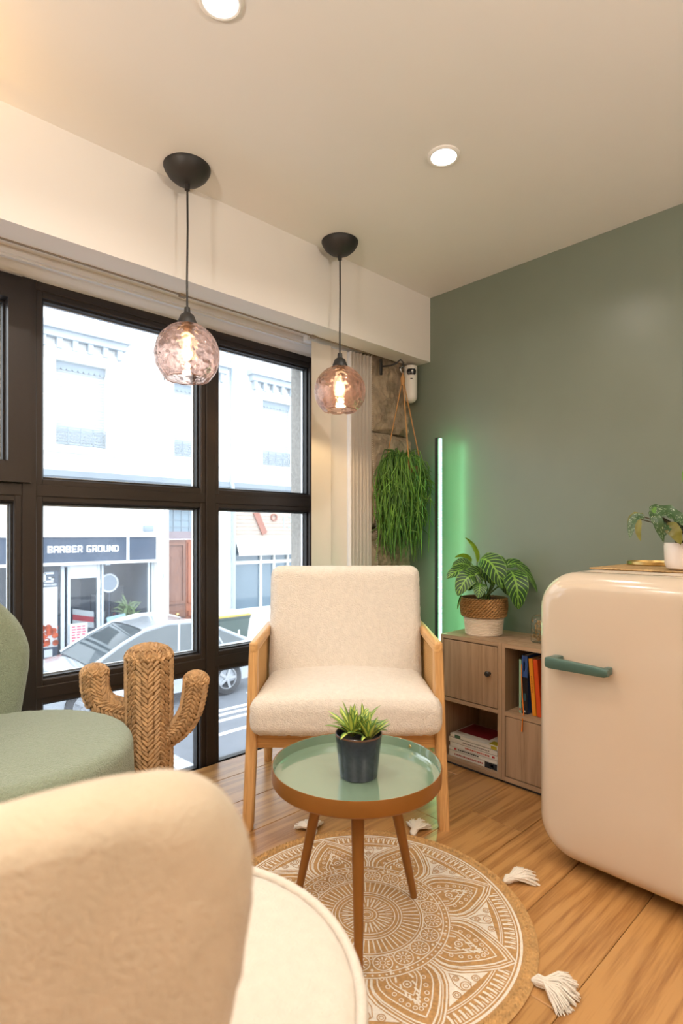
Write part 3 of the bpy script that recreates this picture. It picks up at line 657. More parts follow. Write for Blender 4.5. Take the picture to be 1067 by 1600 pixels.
# ---- jar of dried flowers behind the fridge edge
jr = thing('glass_jar', 'small glass jar of dried petals on the cabinet beside the fridge', 'jar', (2.195, 1.135, 0.570), 0)
MB().lathe([(0.0001, 0.001), (0.03, 0.001), (0.034, 0.006), (0.034, 0.085), (0.03, 0.103), (0.018, 0.113), (0.0001, 0.116)], 32).build('glass', pane_mat('jar_glass', (0.94, 0.96, 0.93), 0.12), jr)
pt = MB(); rj = random.Random(9)
for k in range(110):
    a, rr, z = rj.uniform(0, 6.3), 0.029*math.sqrt(rj.random()), 0.006+0.085*rj.random()
    n = Vector((rj.uniform(-1, 1), rj.uniform(-1, 1), rj.uniform(-1, 1))).normalized(); pt.strand((rr*math.cos(a), rr*math.sin(a), z), n.orthogonal(), n, 0.013, 0.006, 0.0015)
stuff(pt.build('dried_petals', mat('dried_petal', srgb('#a8875c'), 0.8, var=0.6, vscale=60), jr))

# =================================================================== fridge
cream = mat('cream_enamel', srgb('#ccbba7'), 0.16, spec=0.5, coat=0.5)
fg = thing('retro_fridge', 'cream retro fridge with rounded corners and a green door handle', 'fridge', (1.640, 0.590, 0), 0)
FY, FZ0, FZ1, RC = 0.2755, 0.035, 0.903, 0.115
def outline(inset, n=10):
    r = max(0.004, RC - inset); y, z0, z1 = FY-inset, FZ0+inset, FZ1-inset; out = []
    for (cy, cz, a0) in ((y-r, z1-r, 0), (-y+r, z1-r, 90), (-y+r, z0+r, 180), (y-r, z0+r, 270)):
        for k in range(n): a = R(a0+90*k/(n-1)); out.append((cy+r*math.cos(a), cz+r*math.sin(a)))
    return out
def slab(prof):
    m = MB(); rings = [outline(i) for (i, x) in prof]; n = len(rings[0])
    vs = [(prof[j][1], p[0], p[1]) for j, rg in enumerate(rings) for p in rg]
    fs = [(j*n+k, j*n+(k+1) % n, (j+1)*n+(k+1) % n, (j+1)*n+k) for j in range(len(rings)-1) for k in range(n)]
    fs += [tuple(range(n)), tuple(range((len(rings)-1)*n, len(rings)*n))[::-1]]
    return m.add(vs, fs)
pf = [(0.16, -0.002), (0.10, -0.0015), (0.068, 0.0)]
for k in range(1, 11): a = R(9*k); pf.append((0.06*(1-math.sin(a)), 0.06*(1-math.cos(a))))
pf += [(0.0, 0.085), (0.004, 0.089)]
slab(pf).build('door', cream, fg, ang=60)
slab([(0.012, 0.088), (0.012, 0.100)]).build('door_seal', mat('grey_seal_rubber', (0.3, 0.28, 0.26), 0.6), fg)
slab([(0.004, 0.099), (0.0, 0.103), (0.0, 0.60), (0.02, 0.63)]).build('body', cream, fg, ang=50)
for dy in (-0.2, 0.2):
    for dx in (0.12, 0.56): MB().lathe([(0.0001, 0), (0.018, 0), (0.016, FZ0+0.02), (0.0001, FZ0+0.02)], 16, (dx, dy, 0)).build('foot', blk, fg)
hg = mat('sage_metal', srgb('#48635a'), 0.35, metal=0.2)
h_ = MB(); hp_ = []
nH = 18
for i in range(nH):
    t = i/(nH-1); y = 0.212 - 0.176*t
    x = -0.050 + 0.010*t
    th = 0.016; hh = 0.036 - 0.010*t
    rad = 0.0
    hp_.append((y, x, th, hh - (0.008 if i in (0, nH-1) else 0.0), -0.006*t))
vs = []; fs = []; K = 12
for (y, x, th, hh, dz) in hp_:
    for k in range(K):
        a = 2*PI*k/K; ca, sa = math.cos(a), math.sin(a); e = 0.5
        vs.append((x + th/2*abs(ca)**e*(1 if ca > 0 else -1), y, dz + hh/2*abs(sa)**e*(1 if sa > 0 else -1)))
for i in range(nH-1):
    for k in range(K): fs.append((i*K+k, i*K+(k+1) % K, (i+1)*K+(k+1) % K, (i+1)*K+k))
fs += [tuple(range(K)), tuple(range((nH-1)*K, nH*K))[::-1]]
h_.add([(v[0], v[1], v[2]+0.640) for v in vs], fs)
h_.rbox((-0.026, 0.195, 0.641), (0.052, 0.028, 0.029), 0.004, 2); h_.rbox((-0.020, 0.048, 0.6345), (0.040, 0.018, 0.021), 0.004, 2)
h_.build('handle', hg, fg)
# ---- on the fridge
jute = mat('jute_mat', srgb('#bb9868'), 0.85, var=0.35, vscale=90, bump=0.8, bscale=220, bdist=0.002)
pm = thing('placemat', 'woven jute placemat on top of the fridge', 'placemat', (2.02, 0.545, 0.903), 0)
MB().rbox((0, 0, 0.003), (0.36, 0.47, 0.005), 0.002, 1).build('mat', jute, pm)
bd = MB()
for (xa, ya, xb, yb) in ((-.18, -.235, .18, -.235), (.18, -.235, .18, .235), (.18, .235, -.18, .235), (-.18, .235, -.18, -.235)):
    L_ = math.hypot(xb-xa, yb-ya); n = int(L_/0.011); d = Vector((xb-xa, yb-ya, 0))/L_
    for k in range(n): bd.strand(Vector((xa, ya, 0.0042)) + d*(k+.5)*L_/n, d + UPV.cross(d)*(0.4 if k % 2 else -0.4), UPV, 0.016, 0.008, 0.002)
stuff(bd.build('braided_edge', jute, pm))
gold = mat('gold_metal', (0.7, 0.5, 0.2), 0.28, metal=1.0)
pl = thing('gold_rim_tray', 'small round tray with a gold rim on the jute placemat', 'tray', (2.145, 0.690, 0.909), 0)
MB().lathe([(0.0001, 0), (0.078, 0), (0.081, 0.003), (0.081, 0.013), (0.0785, 0.013), (0.0775, 0.006), (0.0001, 0.005)], 48).build('rim', gold, pl)
MB().lathe([(0.0001, 0.0075), (0.077, 0.0065)], 40).build('mirror_surface', mat('pale_mirror', (0.75, 0.77, 0.72), 0.12, metal=0.8), pl)
bg_ = thing('potted_begonia', 'spotted leaf begonia in a white pot on the fridge', 'plant', (1.915, 0.525, 0.909), 0)
MB().lathe([(0.0001, 0.0), (0.040, 0.0), (0.050, 0.006), (0.055, 0.02), (0.057, 0.072), (0.0555, 0.082), (0.0525, 0.082), (0.052, 0.06), (0.0001, 0.055)], 48).build('pot', mat('white_ceramic', srgb('#ece0d8'), 0.35, coat=0.3), bg_)
MB().lathe([(0.0001, 0.066), (0.0525, 0.064)], 24).build('soil', MATS['soil'], bg_)
sl = spotted_leaf('spotted_leaf'); ol = mat('olive_leaf', (0.16, 0.15, 0.02), 0.45, var=0.4, vscale=25); bl = mat('bright_leaf', (0.09, 0.24, 0.02), 0.45)
bleaves = [(P(-.123, .159, .0), P(-.172, .094, .01), .030, P(-1, .3, 0), P(-.3, .6, .8), sl), (P(-.145, .152, .02), P(-.150, .088, .03), .018, P(-.3, -.5, .1), P(-.7, .1, .7), ol),
           (P(-.108, .170, .02), P(-.094, .084, .05), .034, P(-.3, .1, .6), P(-.2, .35, 1), sl), (P(-.112, .160, -.02), P(-.165, .125, -.01), .036, P(-.8, .3, 0), P(-.2, .8, .7), ol),
           (P(-.092, .168, .01), P(-.028, .108, .05), .052, P(.7, .5, .3), P(.0, .7, .8), sl), (P(-.096, .178, -.02), P(-.030, .166, -.01), .034, P(.7, .5, 0), P(.1, .8, .6), sl),
           (P(-.075, .130, .03), P(-.050, .078, .06), .040, P(.0, .1, .6), P(-.4, .2, .9), ol), (P(-.068, .140, .02), P(-.095, .10, .05), .036, P(-.4, .0, .6), P(-.3, .3, .9), sl),
           (P(-.028, .122, .05), P(-.026, .054, .078), .040, P(.1, .1, .9), P(-.1, .25, 1), sl), (P(-.05, .15, .03), P(-.02, .10, .06), .038, P(.3, .2, .5), P(.0, .5, .9), sl),
           (P(.012, .12, .05), P(.025, .057, .075), .036, P(.1, .1, .8), P(.1, .25, 1), sl), (P(-.015, .12, .02), P(.04, .138, .03), .034, P(.8, .4, .2), P(.2, .7, .7), sl),
           (P(.03, .150, .0), P(.08, .11, .03), .044, P(.9, .5, .2), P(.2, .7, .8), sl), (P(-.098, .165, .0), P(-.088, .190, .0), .014, P(.1, 1, 0), P(-.5, 0, 1), bl),
           (P(.012, .305, .02), P(-.012, .228, .04), .034, P(-.6, -.2, .3), P(-.5, .3, .8), bl)]
for i, (b0_, b1_, wd, d0, fc, lm_) in enumerate(bleaves):
    m = MB(); leaf_mesh(m, b0_, d0, b1_, wd, fc, fold=0.25, nu=12, nv=7, wave=0.16, point=0.9)
    lf = m.build('leaf', lm_, bg_, ang=180)
    root = P(random.uniform(-.02, .02), .064, random.uniform(-.01, .02))
    MB().tube([root, (root+b0_)/2 + UPV*0.025 + RT*0.006, b0_], [0.0026, 0.0022, 0.0016], 5).build('stem', mat('dark_stem', (0.07, 0.06, 0.03), 0.6), lf)

# =================================================================== cream armchair with cane sides
boucle = mat('cream_boucle', srgb('#e4dcd2'), 0.95, spec=0.15, sheen=0.25, var=0.06, vscale=60, bump=0.7, bscale=190, bdist=0.0035, voronoi=True)
beech = wood('light_beech', srgb('#b98850'), srgb('#d9ab72'), 2, 0.42, 2.0, rand=0.05, ring=1.6, bump=0.04)
beech_y = wood('light_beech_rail', srgb('#b98850'), srgb('#d9ab72'), 1, 0.42, 2.0, rand=0.05, ring=1.6, bump=0.04)
beech_x = wood('light_beech_apron', srgb('#a9783f'), srgb('#cd9c60'), 0, 0.42, 2.0, rand=0.05, ring=1.6, bump=0.04)
cane = mat('cane_strip', srgb('#cba26a'), 0.6)
FWD = Vector((0.687, 0.727, 0)); RGT = Vector((0.727, -0.687, 0))
ac_loc = FWD*1.945 + RGT*0.016
ac = thing('cane_armchair', 'cream boucle armchair with beech frame and cane sides facing the small table', 'armchair', ac_loc, R(YAW))
def pad(mb, nx, ny, nz, fn, amp=0.0012, sc=120):
    """closed soft block: six gridded faces mapped through fn(a, b, c) in [-1,1]^3"""
    def face(axis, sgn, n1, n2):
        def g(u, v):
            q = [0, 0, 0]; q[axis] = sgn; o = [i for i in range(3) if i != axis]; q[o[0]] = 2*u-1; q[o[1]] = 2*v-1
            p = Vector(fn(*q)); return p
        mb.grid(g, n1, n2)
    for sg in (-1, 1): face(0, sg, ny, nz); face(1, sg, nx, nz); face(2, sg, nx, ny)
def weld(me, d=0.0006):
    bm = bmesh.new(); bm.from_mesh(me); bmesh.ops.remove_doubles(bm, verts=bm.verts, dist=d); bmesh.ops.recalc_face_normals(bm, faces=bm.faces); bm.to_mesh(me); bm.free()
def soft(a, b, c, hx, hy, hz, r):
    """point of a rounded box from cube coordinates"""
    p = Vector((a*hx, b*hy, c*hz)); q = Vector((max(-hx+r, min(hx-r, p.x)), max(-hy+r, min(hy-r, p.y)), max(-hz+r, min(hz-r, p.z))))
    d = p - q
    return q + (d.normalized()*r if d.length > 1e-9 else d)
def remap(t, k=0.25):  # more grid lines near the edges
    return math.copysign(1-(1-abs(t))**1.5, t)
def fuzz(p, k, a): return noise.noise(Vector(p)*k)*a
# seat cushion: local x right, y away from the viewer
sc_ = MB()
def seat_fn(a, b, c):
    a, b, c = remap(a), remap(b), remap(c)
    hx = 0.333 - 0.028*max(0, (b+1)/2)**0.7
    p = soft(a, b, c, hx, 0.225, 0.066, 0.045)
    dome = (1-min(1, (p.x/hx)**2))*(1-0.6*min(1, (p.y/0.225)**2))
    if c > -0.5: p.z += 0.030*dome*max(0, (c+0.5)/1.5)
    if b < 0: p.y -= 0.012*(1-(p.x/hx)**2)*(-b)
    p.z += 0.004*b
    f = fuzz(p, 90, 0.0022); return (p.x+f, p.y+0.17+f, p.z+0.402+f*1.2)
pad(sc_, 70, 50, 18, seat_fn)
o = sc_.build('seat_cushion', boucle, ac, ang=180); weld(o.data)
bk = MB()
def back_fn(a, b, c):
    a, b, c = remap(a), remap(b), remap(c)
    p = soft(a, b, c, 0.309, 0.052, 0.235, 0.038)
    y = p.y - 0.014*(1-(p.x/0.309)**2)*(1 if b < 0 else 0.3)
    f = fuzz(p, 90, 0.0022); z = p.z + 0.647
    return (p.x+f, y + 0.395 + (p.z)*0.20 + f, z + f)
pad(bk, 70, 14, 56, back_fn)
o = bk.build('backrest', boucle, ac, ang=180); weld(o.data)
for sg in (-1, 1):
    # front leg runs from the floor up to the arm, splayed a little outward and tapering at the foot
    lg = MB(); sec = [(0.0, 0.356, -0.010, 0.034, 0.040), (0.012, 0.356, -0.010, 0.037, 0.044), (0.30, 0.345, 0.0, 0.036, 0.052), (0.56, 0.337, 0.004, 0.030, 0.05), (0.612, 0.3345, 0.006, 0.030, 0.048)]
    vs = []
    for (z, x, y, w_, d_) in sec:
        xo = x - w_/2
        r_ = 0.005
        for (i, j) in ((-1, -1), (1, -1), (1, 1), (-1, 1)):
            cx, cy = xo + i*(w_/2), y + 0.0 + (j+1)/2*d_
            for (k1, k2) in (((0, -j), (-i, 0)) if i*j > 0 else ((-i, 0), (0, -j))):
                vs.append((sg*(cx + k1*r_), cy + k2*r_ if False else cy + (k2*r_), z))
    # order the eight points around the section
    ring = []
    for s_i in range(len(sec)):
        pts = vs[s_i*8:(s_i+1)*8]; cxm = sum(p[0] for p in pts)/8; cym = sum(p[1] for p in pts)/8
        ring.append(sorted(pts, key=lambda p: math.atan2(p[1]-cym, p[0]-cxm)))
    n = 8; fl = [(i*n+k, i*n+(k+1) % n, (i+1)*n+(k+1) % n, (i+1)*n+k) for i in range(len(sec)-1) for k in range(n)] + [tuple(range(n)), tuple(range((len(sec)-1)*n, len(sec)*n))]
    lg.add([p for r__ in ring for p in r__], fl); lg.build('leg', beech, ac, ang=30)
    # rear leg
    MB().tube([(sg*0.345, 0.60, 0.0), (sg*0.335, 0.53, 0.26), (sg*0.328, 0.47, 0.50), (sg*0.325, 0.455, 0.62)], [0.018, 0.024, 0.024, 0.02], 8).build('leg', beech, ac, ang=50)
    # arm rail
    am = MB(); am.rbox((sg*0.3195, 0.245, 0.6245), (0.030, 0.482, 0.040), 0.010, 3); am.build('arm_rail', beech_y, ac)
    am = MB(); am.rbox((sg*0.3195, 0.25, 0.350), (0.026, 0.44, 0.045), 0.005, 2); am.build('side_rail', beech_y, ac)
    am = MB(); am.rbox((sg*0.3185, 0.062, 0.49), (0.020, 0.022, 0.24), 0.003, 1); am.rbox((sg*0.3185, 0.425, 0.49), (0.020, 0.022, 0.24), 0.003, 1); am.build('panel_frame', beech, ac)
    cn = MB()
    for k in range(34): z = 0.376 + k*0.0068; cn.box((sg*0.3195, 0.245, z), (0.004, 0.36, 0.0034))
    for k in range(30): y = 0.072 + k*0.0118; cn.box((sg*0.3195+0.001, y, 0.488), (0.003, 0.0045, 0.24))
    stuff(cn.build('cane_panel', cane, ac, smooth=False))
MB().rbox((0, 0.030, 0.305), (0.632, 0.024, 0.062), 0.004, 2).build('front_apron', beech_x, ac)
MB().rbox((0, 0.47, 0.33), (0.632, 0.024, 0.05), 0.004, 2).build('rear_apron', beech_x, ac)

# =================================================================== round side table and succulent
tcn = FWD*1.485 + RGT*0.040
stb = thing('round_side_table', 'small round tray table with sage green top and ochre metal legs', 'side table', tcn, R(YAW))
ochre = mat('ochre_metal', srgb('#8f5d25'), 0.42, metal=0.35, var=0.04, vscale=20)
tray_g = mat('sage_lacquer', srgb('#7a917c'), 0.06, coat=1.0)
TZ = 0.421; TR = 0.2215
MB().lathe([(0.0001, TZ-0.042), (TR-0.004, TZ-0.042), (TR-0.001, TZ-0.038), (TR, TZ-0.002), (TR-0.001, TZ), (TR-0.0025, TZ-0.0005), (TR-0.003, TZ-0.036), (0.0001, TZ-0.038)], 96).build('tray_rim', ochre, stb)
MB().lathe([(TR-0.0032, TZ-0.0012), (TR-0.0042, TZ-0.002), (TR-0.006, TZ-0.026), (TR-0.012, TZ-0.0305), (TR-0.024, TZ-0.0315), (0.0001, TZ-0.0315)], 96).build('tray_top', tray_g, stb)
for k in range(3):
    a = R(-90 + 120*k); ca, sa = math.cos(a), math.sin(a)
    l_ = MB(); l_.tube([(0.10*ca, 0.10*sa, TZ-0.040), (0.186*ca, 0.186*sa, 0.014)], [0.0175, 0.0098], 20); l_.lathe([(0.0001, 0.0072), (0.0095, 0.0072), (0.0095, 0.016), (0.0001, 0.016)], 16, (0.186*ca, 0.186*sa, 0)); l_.build('leg', ochre, stb)
bolt = MB().lathe([(0.0001, 0.003), (0.004, 0.002), (0.005, 0), (0.0001, 0)], 12, (0, 0, 0)); bolt.build('rivet', gold, stb, loc=(0.158, 0.148, TZ-0.016), rot=(R(90), 0, R(-45)))
sp_ = thing('potted_succulent', 'variegated spiky succulent in a dark blue pot on the round table', 'plant', tcn + RGT*0.005 + FWD*(-0.012) + UPV*(TZ-0.0315), R(YAW))
MB().lathe([(0.0001, 0.002), (0.046, 0.0), (0.049, 0.003), (0.0605, 0.108), (0.0605, 0.1115), (0.0585, 0.113), (0.056, 0.108), (0.054, 0.088), (0.0001, 0.086)], 64).build('pot', mat('navy_ceramic', srgb('#2f3440'), 0.25, var=0.2, vscale=90, coat=0.5), sp_)
MB().lathe([(0.0585, 0.1115), (0.0605, 0.1125), (0.0612, 0.1105), (0.0608, 0.1085)], 64).build('glazed_rim', mat('brown_rim', srgb('#6a4a35'), 0.3), sp_)
MB().lathe([(0.0001, 0.098), (0.055, 0.095)], 24).build('soil', MATS['soil'], sp_)
su = succ_leaf('succulent_leaf'); rs = random.Random(21)
for (cx, cy, cz, n, Lm, ph0) in ((-0.016, 0.005, 0.10, 30, 0.085, 0.0), (0.026, -0.012, 0.098, 22, 0.066, 0.4), (0.014, 0.026, 0.098, 16, 0.07, 0.9)):
    for k in range(n):
        t = k/(n-1); a = ph0 + k*2.39996; el = R(86 - 66*t) + rs.uniform(-.1, .1); Ll = Lm*(0.85+0.3*t)*rs.uniform(0.85, 1.12)
        d = Vector((math.cos(a)*math.cos(el), math.sin(a)*math.cos(el), math.sin(el))); b = Vector((cx, cy, cz)) + Vector((math.cos(a), math.sin(a), 0))*0.005*t
        e = b + d*Ll + UPV*(-0.012*t if k % 3 else 0.01); m = MB()
        leaf_mesh(m, b, d + UPV*0.35, e, 0.0125+0.003*t, UPV*1.0 - d*0.8 + Vector((0, 0, .01)), fold=0.55, nu=9, nv=5, point=0.75); m.build('leaf', su, sp_, ang=180)

# =================================================================== rug
rc = FWD*1.505 + RGT*0.068
rugt = thing('round_rug', 'round jute rug with white mandala print and a braided rim', 'rug', rc, R(YAW) + R(19.0))
juteb = mat('jute_base', srgb('#b48a58'), 0.9, var=0.28, vscale=120, bump=0.6, bscale=300, bdist=0.0015)
MB().lathe([(0.0001, 0.0), (0.405, 0.0), (0.408, 0.003), (0.405, 0.006), (0.0001, 0.006)], 96).build('base', juteb, rugt)
bz = MB()
for ring_i, rr in enumerate((0.403, 0.413, 0.423)):
    n = int(2*PI*rr/0.0125)
    for k in range(n):
        a = 2*PI*(k+0.5*(ring_i % 2))/n; tq = Vector((-math.sin(a), math.cos(a), 0)); rd = Vector((math.cos(a), math.sin(a), 0))
        bz.strand(rd*rr + UPV*0.006, tq + rd*(0.7 if ring_i % 2 else -0.7), UPV, 0.019, 0.0095, 0.0042)
bz.lathe([(0.396, 0.0), (0.43, 0.0), (0.432, 0.003), (0.428, 0.0062), (0.4, 0.0062), (0.396, 0.0)], 96)
stuff(bz.build('braided_rim', mat('jute_rim', srgb('#bd9560'), 0.85, var=0.3, vscale=80), rugt))
pr_ = MB(); lines = MB(); Z = 0.0063; Z2 = 0.0070
def pol(r, a): return (r*math.cos(a), r*math.sin(a))
def ring(mb, r, wd, z=Z, n=120): mb.ribbon([pol(r, 2*PI*k/n) for k in range(n)], wd, z, True)
def circ(mb, c, r, wd, z=Z, n=14): mb.ribbon([(c[0]+r*math.cos(2*PI*k/n), c[1]+r*math.sin(2*PI*k/n)) for k in range(n)], wd, z, True)
def disc(mb, c, r, z=Z, n=8): mb.add([(c[0]+r*math.cos(2*PI*k/n), c[1]+r*math.sin(2*PI*k/n), z) for k in range(n)], [tuple(range(n))])
def dash(mb, r0, r1, a, wd, z=Z): mb.ribbon([pol(r0, a), pol(r1, a)], wd, z)
for r, wd in ((0.392, 0.006), (0.383, 0.003), (0.216, 0.003), (0.200, 0.003), (0.148, 0.003), (0.141, 0.002), (0.092, 0.003), (0.084, 0.002), (0.074, 0.0025), (0.026, 0.003), (0.016, 0.002), (0.010, 0.002)): ring(pr_, r, wd)
for k in range(80): disc(pr_, pol(0.208, 2*PI*k/80), 0.0028)
for k in range(56): dash(pr_, 0.096, 0.138, 2*PI*k/56, 0.0034)
for k in range(22):
    a = 2*PI*k/22; dash(pr_, 0.032, 0.066, a, 0.0045); dash(pr_, 0.05, 0.071, a+PI/22, 0.002)
for k in range(20):
    a = 2*PI*(k+.5)/20; c = pol(0.172, a); circ(pr_, c, 0.0235, 0.0028, n=18); circ(pr_, c, 0.0065, 0.002, n=10)
    for j in range(10): b = 2*PI*j/10; pr_.ribbon([(c[0]+0.010*math.cos(b), c[1]+0.010*math.sin(b)), (c[0]+0.0185*math.cos(b), c[1]+0.0185*math.sin(b))], 0.0032, Z)
    c2 = pol(0.192, 2*PI*k/20); disc(pr_, c2, 0.004); circ(pr_, pol(0.154, 2*PI*k/20), 0.005, 0.002, n=10)
PET = [(0.219, 21.5), (0.24, 21.8), (0.262, 20.5), (0.288, 17.0), (0.312, 12.6), (0.336, 8.6), (0.358, 5.0), (0.384, 0.0)]
def petw(r):
    for (r0, a0), (r1, a1) in zip(PET, PET[1:]):
        if r0 <= r <= r1: return a0 + (a1-a0)*(r-r0)/(r1-r0)
    return 0.0 if r > 0.3 else 21.5
for s in range(8):
    A = PI/4*s
    for sc2, wd in ((1.0, 0.0042), (0.945, 0.0026), (0.87, 0.0042), (0.72, 0.0034), (0.46, 0.0034), (0.36, 0.0024)):
        r_in = 0.219; pts = []
        for sgn in (1, -1):
            seq = PET if sgn > 0 else PET[::-1]
            for (r, a) in seq:
                pts.append(pol(r_in + (r-r_in)*sc2 - (0.0 if sc2 > .9 else 0.0), A + sgn*R(a)*(sc2 if sc2 < 0.9 else (1 if sc2 == 1.0 else 0.9))))
        pr_.ribbon(pts, wd, Z)
    c = pol(0.246, A); circ(pr_, c, 0.009, 0.0028); disc(pr_, c, 0.0035)
    for j in range(13):
        t = (j-6)/6.0; rr = 0.219 + 0.096*(1-abs(t)**1.6); aa = A + R(12.6)*t; c = pol(rr, aa)
        circ(pr_, c, 0.0048, 0.002, n=10); d0 = pol(rr-0.0085, aa*0.5+A*0.5); d1 = pol(rr-0.024, aa*0.42+A*0.58); pr_.ribbon([d0, d1], 0.0048, Z)
    # between two petals: white ground with jute coloured drawing
    B = A + PI/8
    poly = []
    for (r, a) in PET[1:-1]: poly.append((r, PI/8 - R(a)))
    outer = [(0.336, PI/8 - R(petw(0.336))*1.06)]
    vs = []; fcs = []
    for (r, hw) in poly:
        if r > 0.345: break
        hw = max(0.0, hw - 0.022); vs += [(*pol(r, B-hw), Z), (*pol(r, B+hw), Z)]
    for i in range(len(vs)//2-1): fcs.append((2*i, 2*i+1, 2*i+3, 2*i+2))
    pr_.add(vs, fcs)
    for (r, da, rad) in ((0.318, 0.0, 0.012), (0.322, 0.11, 0.009), (0.322, -0.11, 0.009), (0.29, 0.0, 0.007)):
        c = pol(r, B+da); circ(lines, c, rad, 0.0024, Z2); circ(lines, c, rad*0.5, 0.002, Z2, 10)
    lines.ribbon([pol(0.27, B), pol(0.295, B+0.05), pol(0.32, B+0.052), pol(0.333, B), pol(0.32, B-0.052), pol(0.295, B-0.05), pol(0.27, B)], 0.0022, Z2)
    # outer arcs with teeth
    for r, wd in ((0.342, 0.0025), (0.347, 0.002)):
        h = PI/8 - R(petw(r)) - 0.015; pr_.ribbon([pol(r, B - h + 2*h*k/12) for k in range(13)], wd, Z)
    nt_ = 15
    for k in range(nt_):
        a = B + (k-(nt_-1)/2)*0.0455
        if abs(a-B) > PI/8 - R(petw(0.362)) - 0.012: continue
        pr_.ribbon([pol(0.352, a), pol(0.365, a+0.004), pol(0.378, a)], 0.0058, Z); dash(pr_, 0.366, 0.38, a+0.0228, 0.0022)
po = pr_.build('white_print', mat('white_print', srgb('#e6ddd0'), 0.85, var=0.12, vscale=150, bump=0.5, bscale=300, bdist=0.001), rugt, smooth=False); stuff(po)
lo_ = lines.build('print_drawing', juteb, rugt, smooth=False); stuff(lo_)
cot = mat('white_cotton', srgb('#efe6da'), 0.9)
rt = random.Random(14)
def tassel(a, spread, ll, lift=0.0):
    """a = direction from the rug centre in camera-plan degrees"""
    d = FWD*math.sin(R(a)) + RGT*math.cos(R(a)); q = Vector((-d.y, d.x, 0)); base = d*0.430
    Rm = Matrix.Rotation(-(R(YAW)+R(19.0)), 3, 'Z'); d = Rm @ d; q = Rm @ q; base = Rm @ base
    m = MB()
    m.tube([base + UPV*0.006, base + d*0.008 + UPV*0.012, base + d*0.020 + UPV*0.013, base + d*0.028 + UPV*0.011], [0.004, 0.009, 0.008, 0.006], 8)
    for k in range(46):
        b = 2*PI*k/46; n_ = q*math.cos(b) + UPV*math.sin(b); j_ = rt.uniform(.85, 1.1)
        m.tube([base - d*0.004 + UPV*0.008 + n_*0.003, base + d*0.009 + UPV*0.013 + n_*0.011*j_, base + d*0.026 + UPV*0.013 + n_*0.0095*j_, base + d*0.04 + UPV*0.012 + n_*0.010*j_], 0.0013, 4, cap=False)
    for k in range(230):
        u = rt.uniform(-1, 1); f = rt.uniform(0.75, 1.1)*ll; h = 0.003 + 0.040*rt.random()*(1-abs(u)*0.5); e = base + d*(0.02+f*math.cos(u*spread)) + q*f*math.sin(u*spread)
        c0 = base + d*0.024 + q*0.009*u + UPV*(0.014+0.006*rt.random()); c1 = c0*0.45 + e*0.55 + UPV*(h*0.6) + q*rt.uniform(-.005, .005)
        e = e + UPV*max(0.002, h*0.55-0.003)
        m.tube([c0, c1, e], [0.0016, 0.0018, 0.0012], 4, cap=False)
    o = m.build('tassel', cot, rugt, ang=180); return o
tassel(-31.5, 1.0, 0.072); tassel(19, 0.62, 0.075); tassel(66.5, 0.7, 0.07); tassel(111.5, 0.85, 0.07); tassel(155, 0.8, 0.07); tassel(200, 0.8, 0.07); tassel(246, 0.8, 0.07)

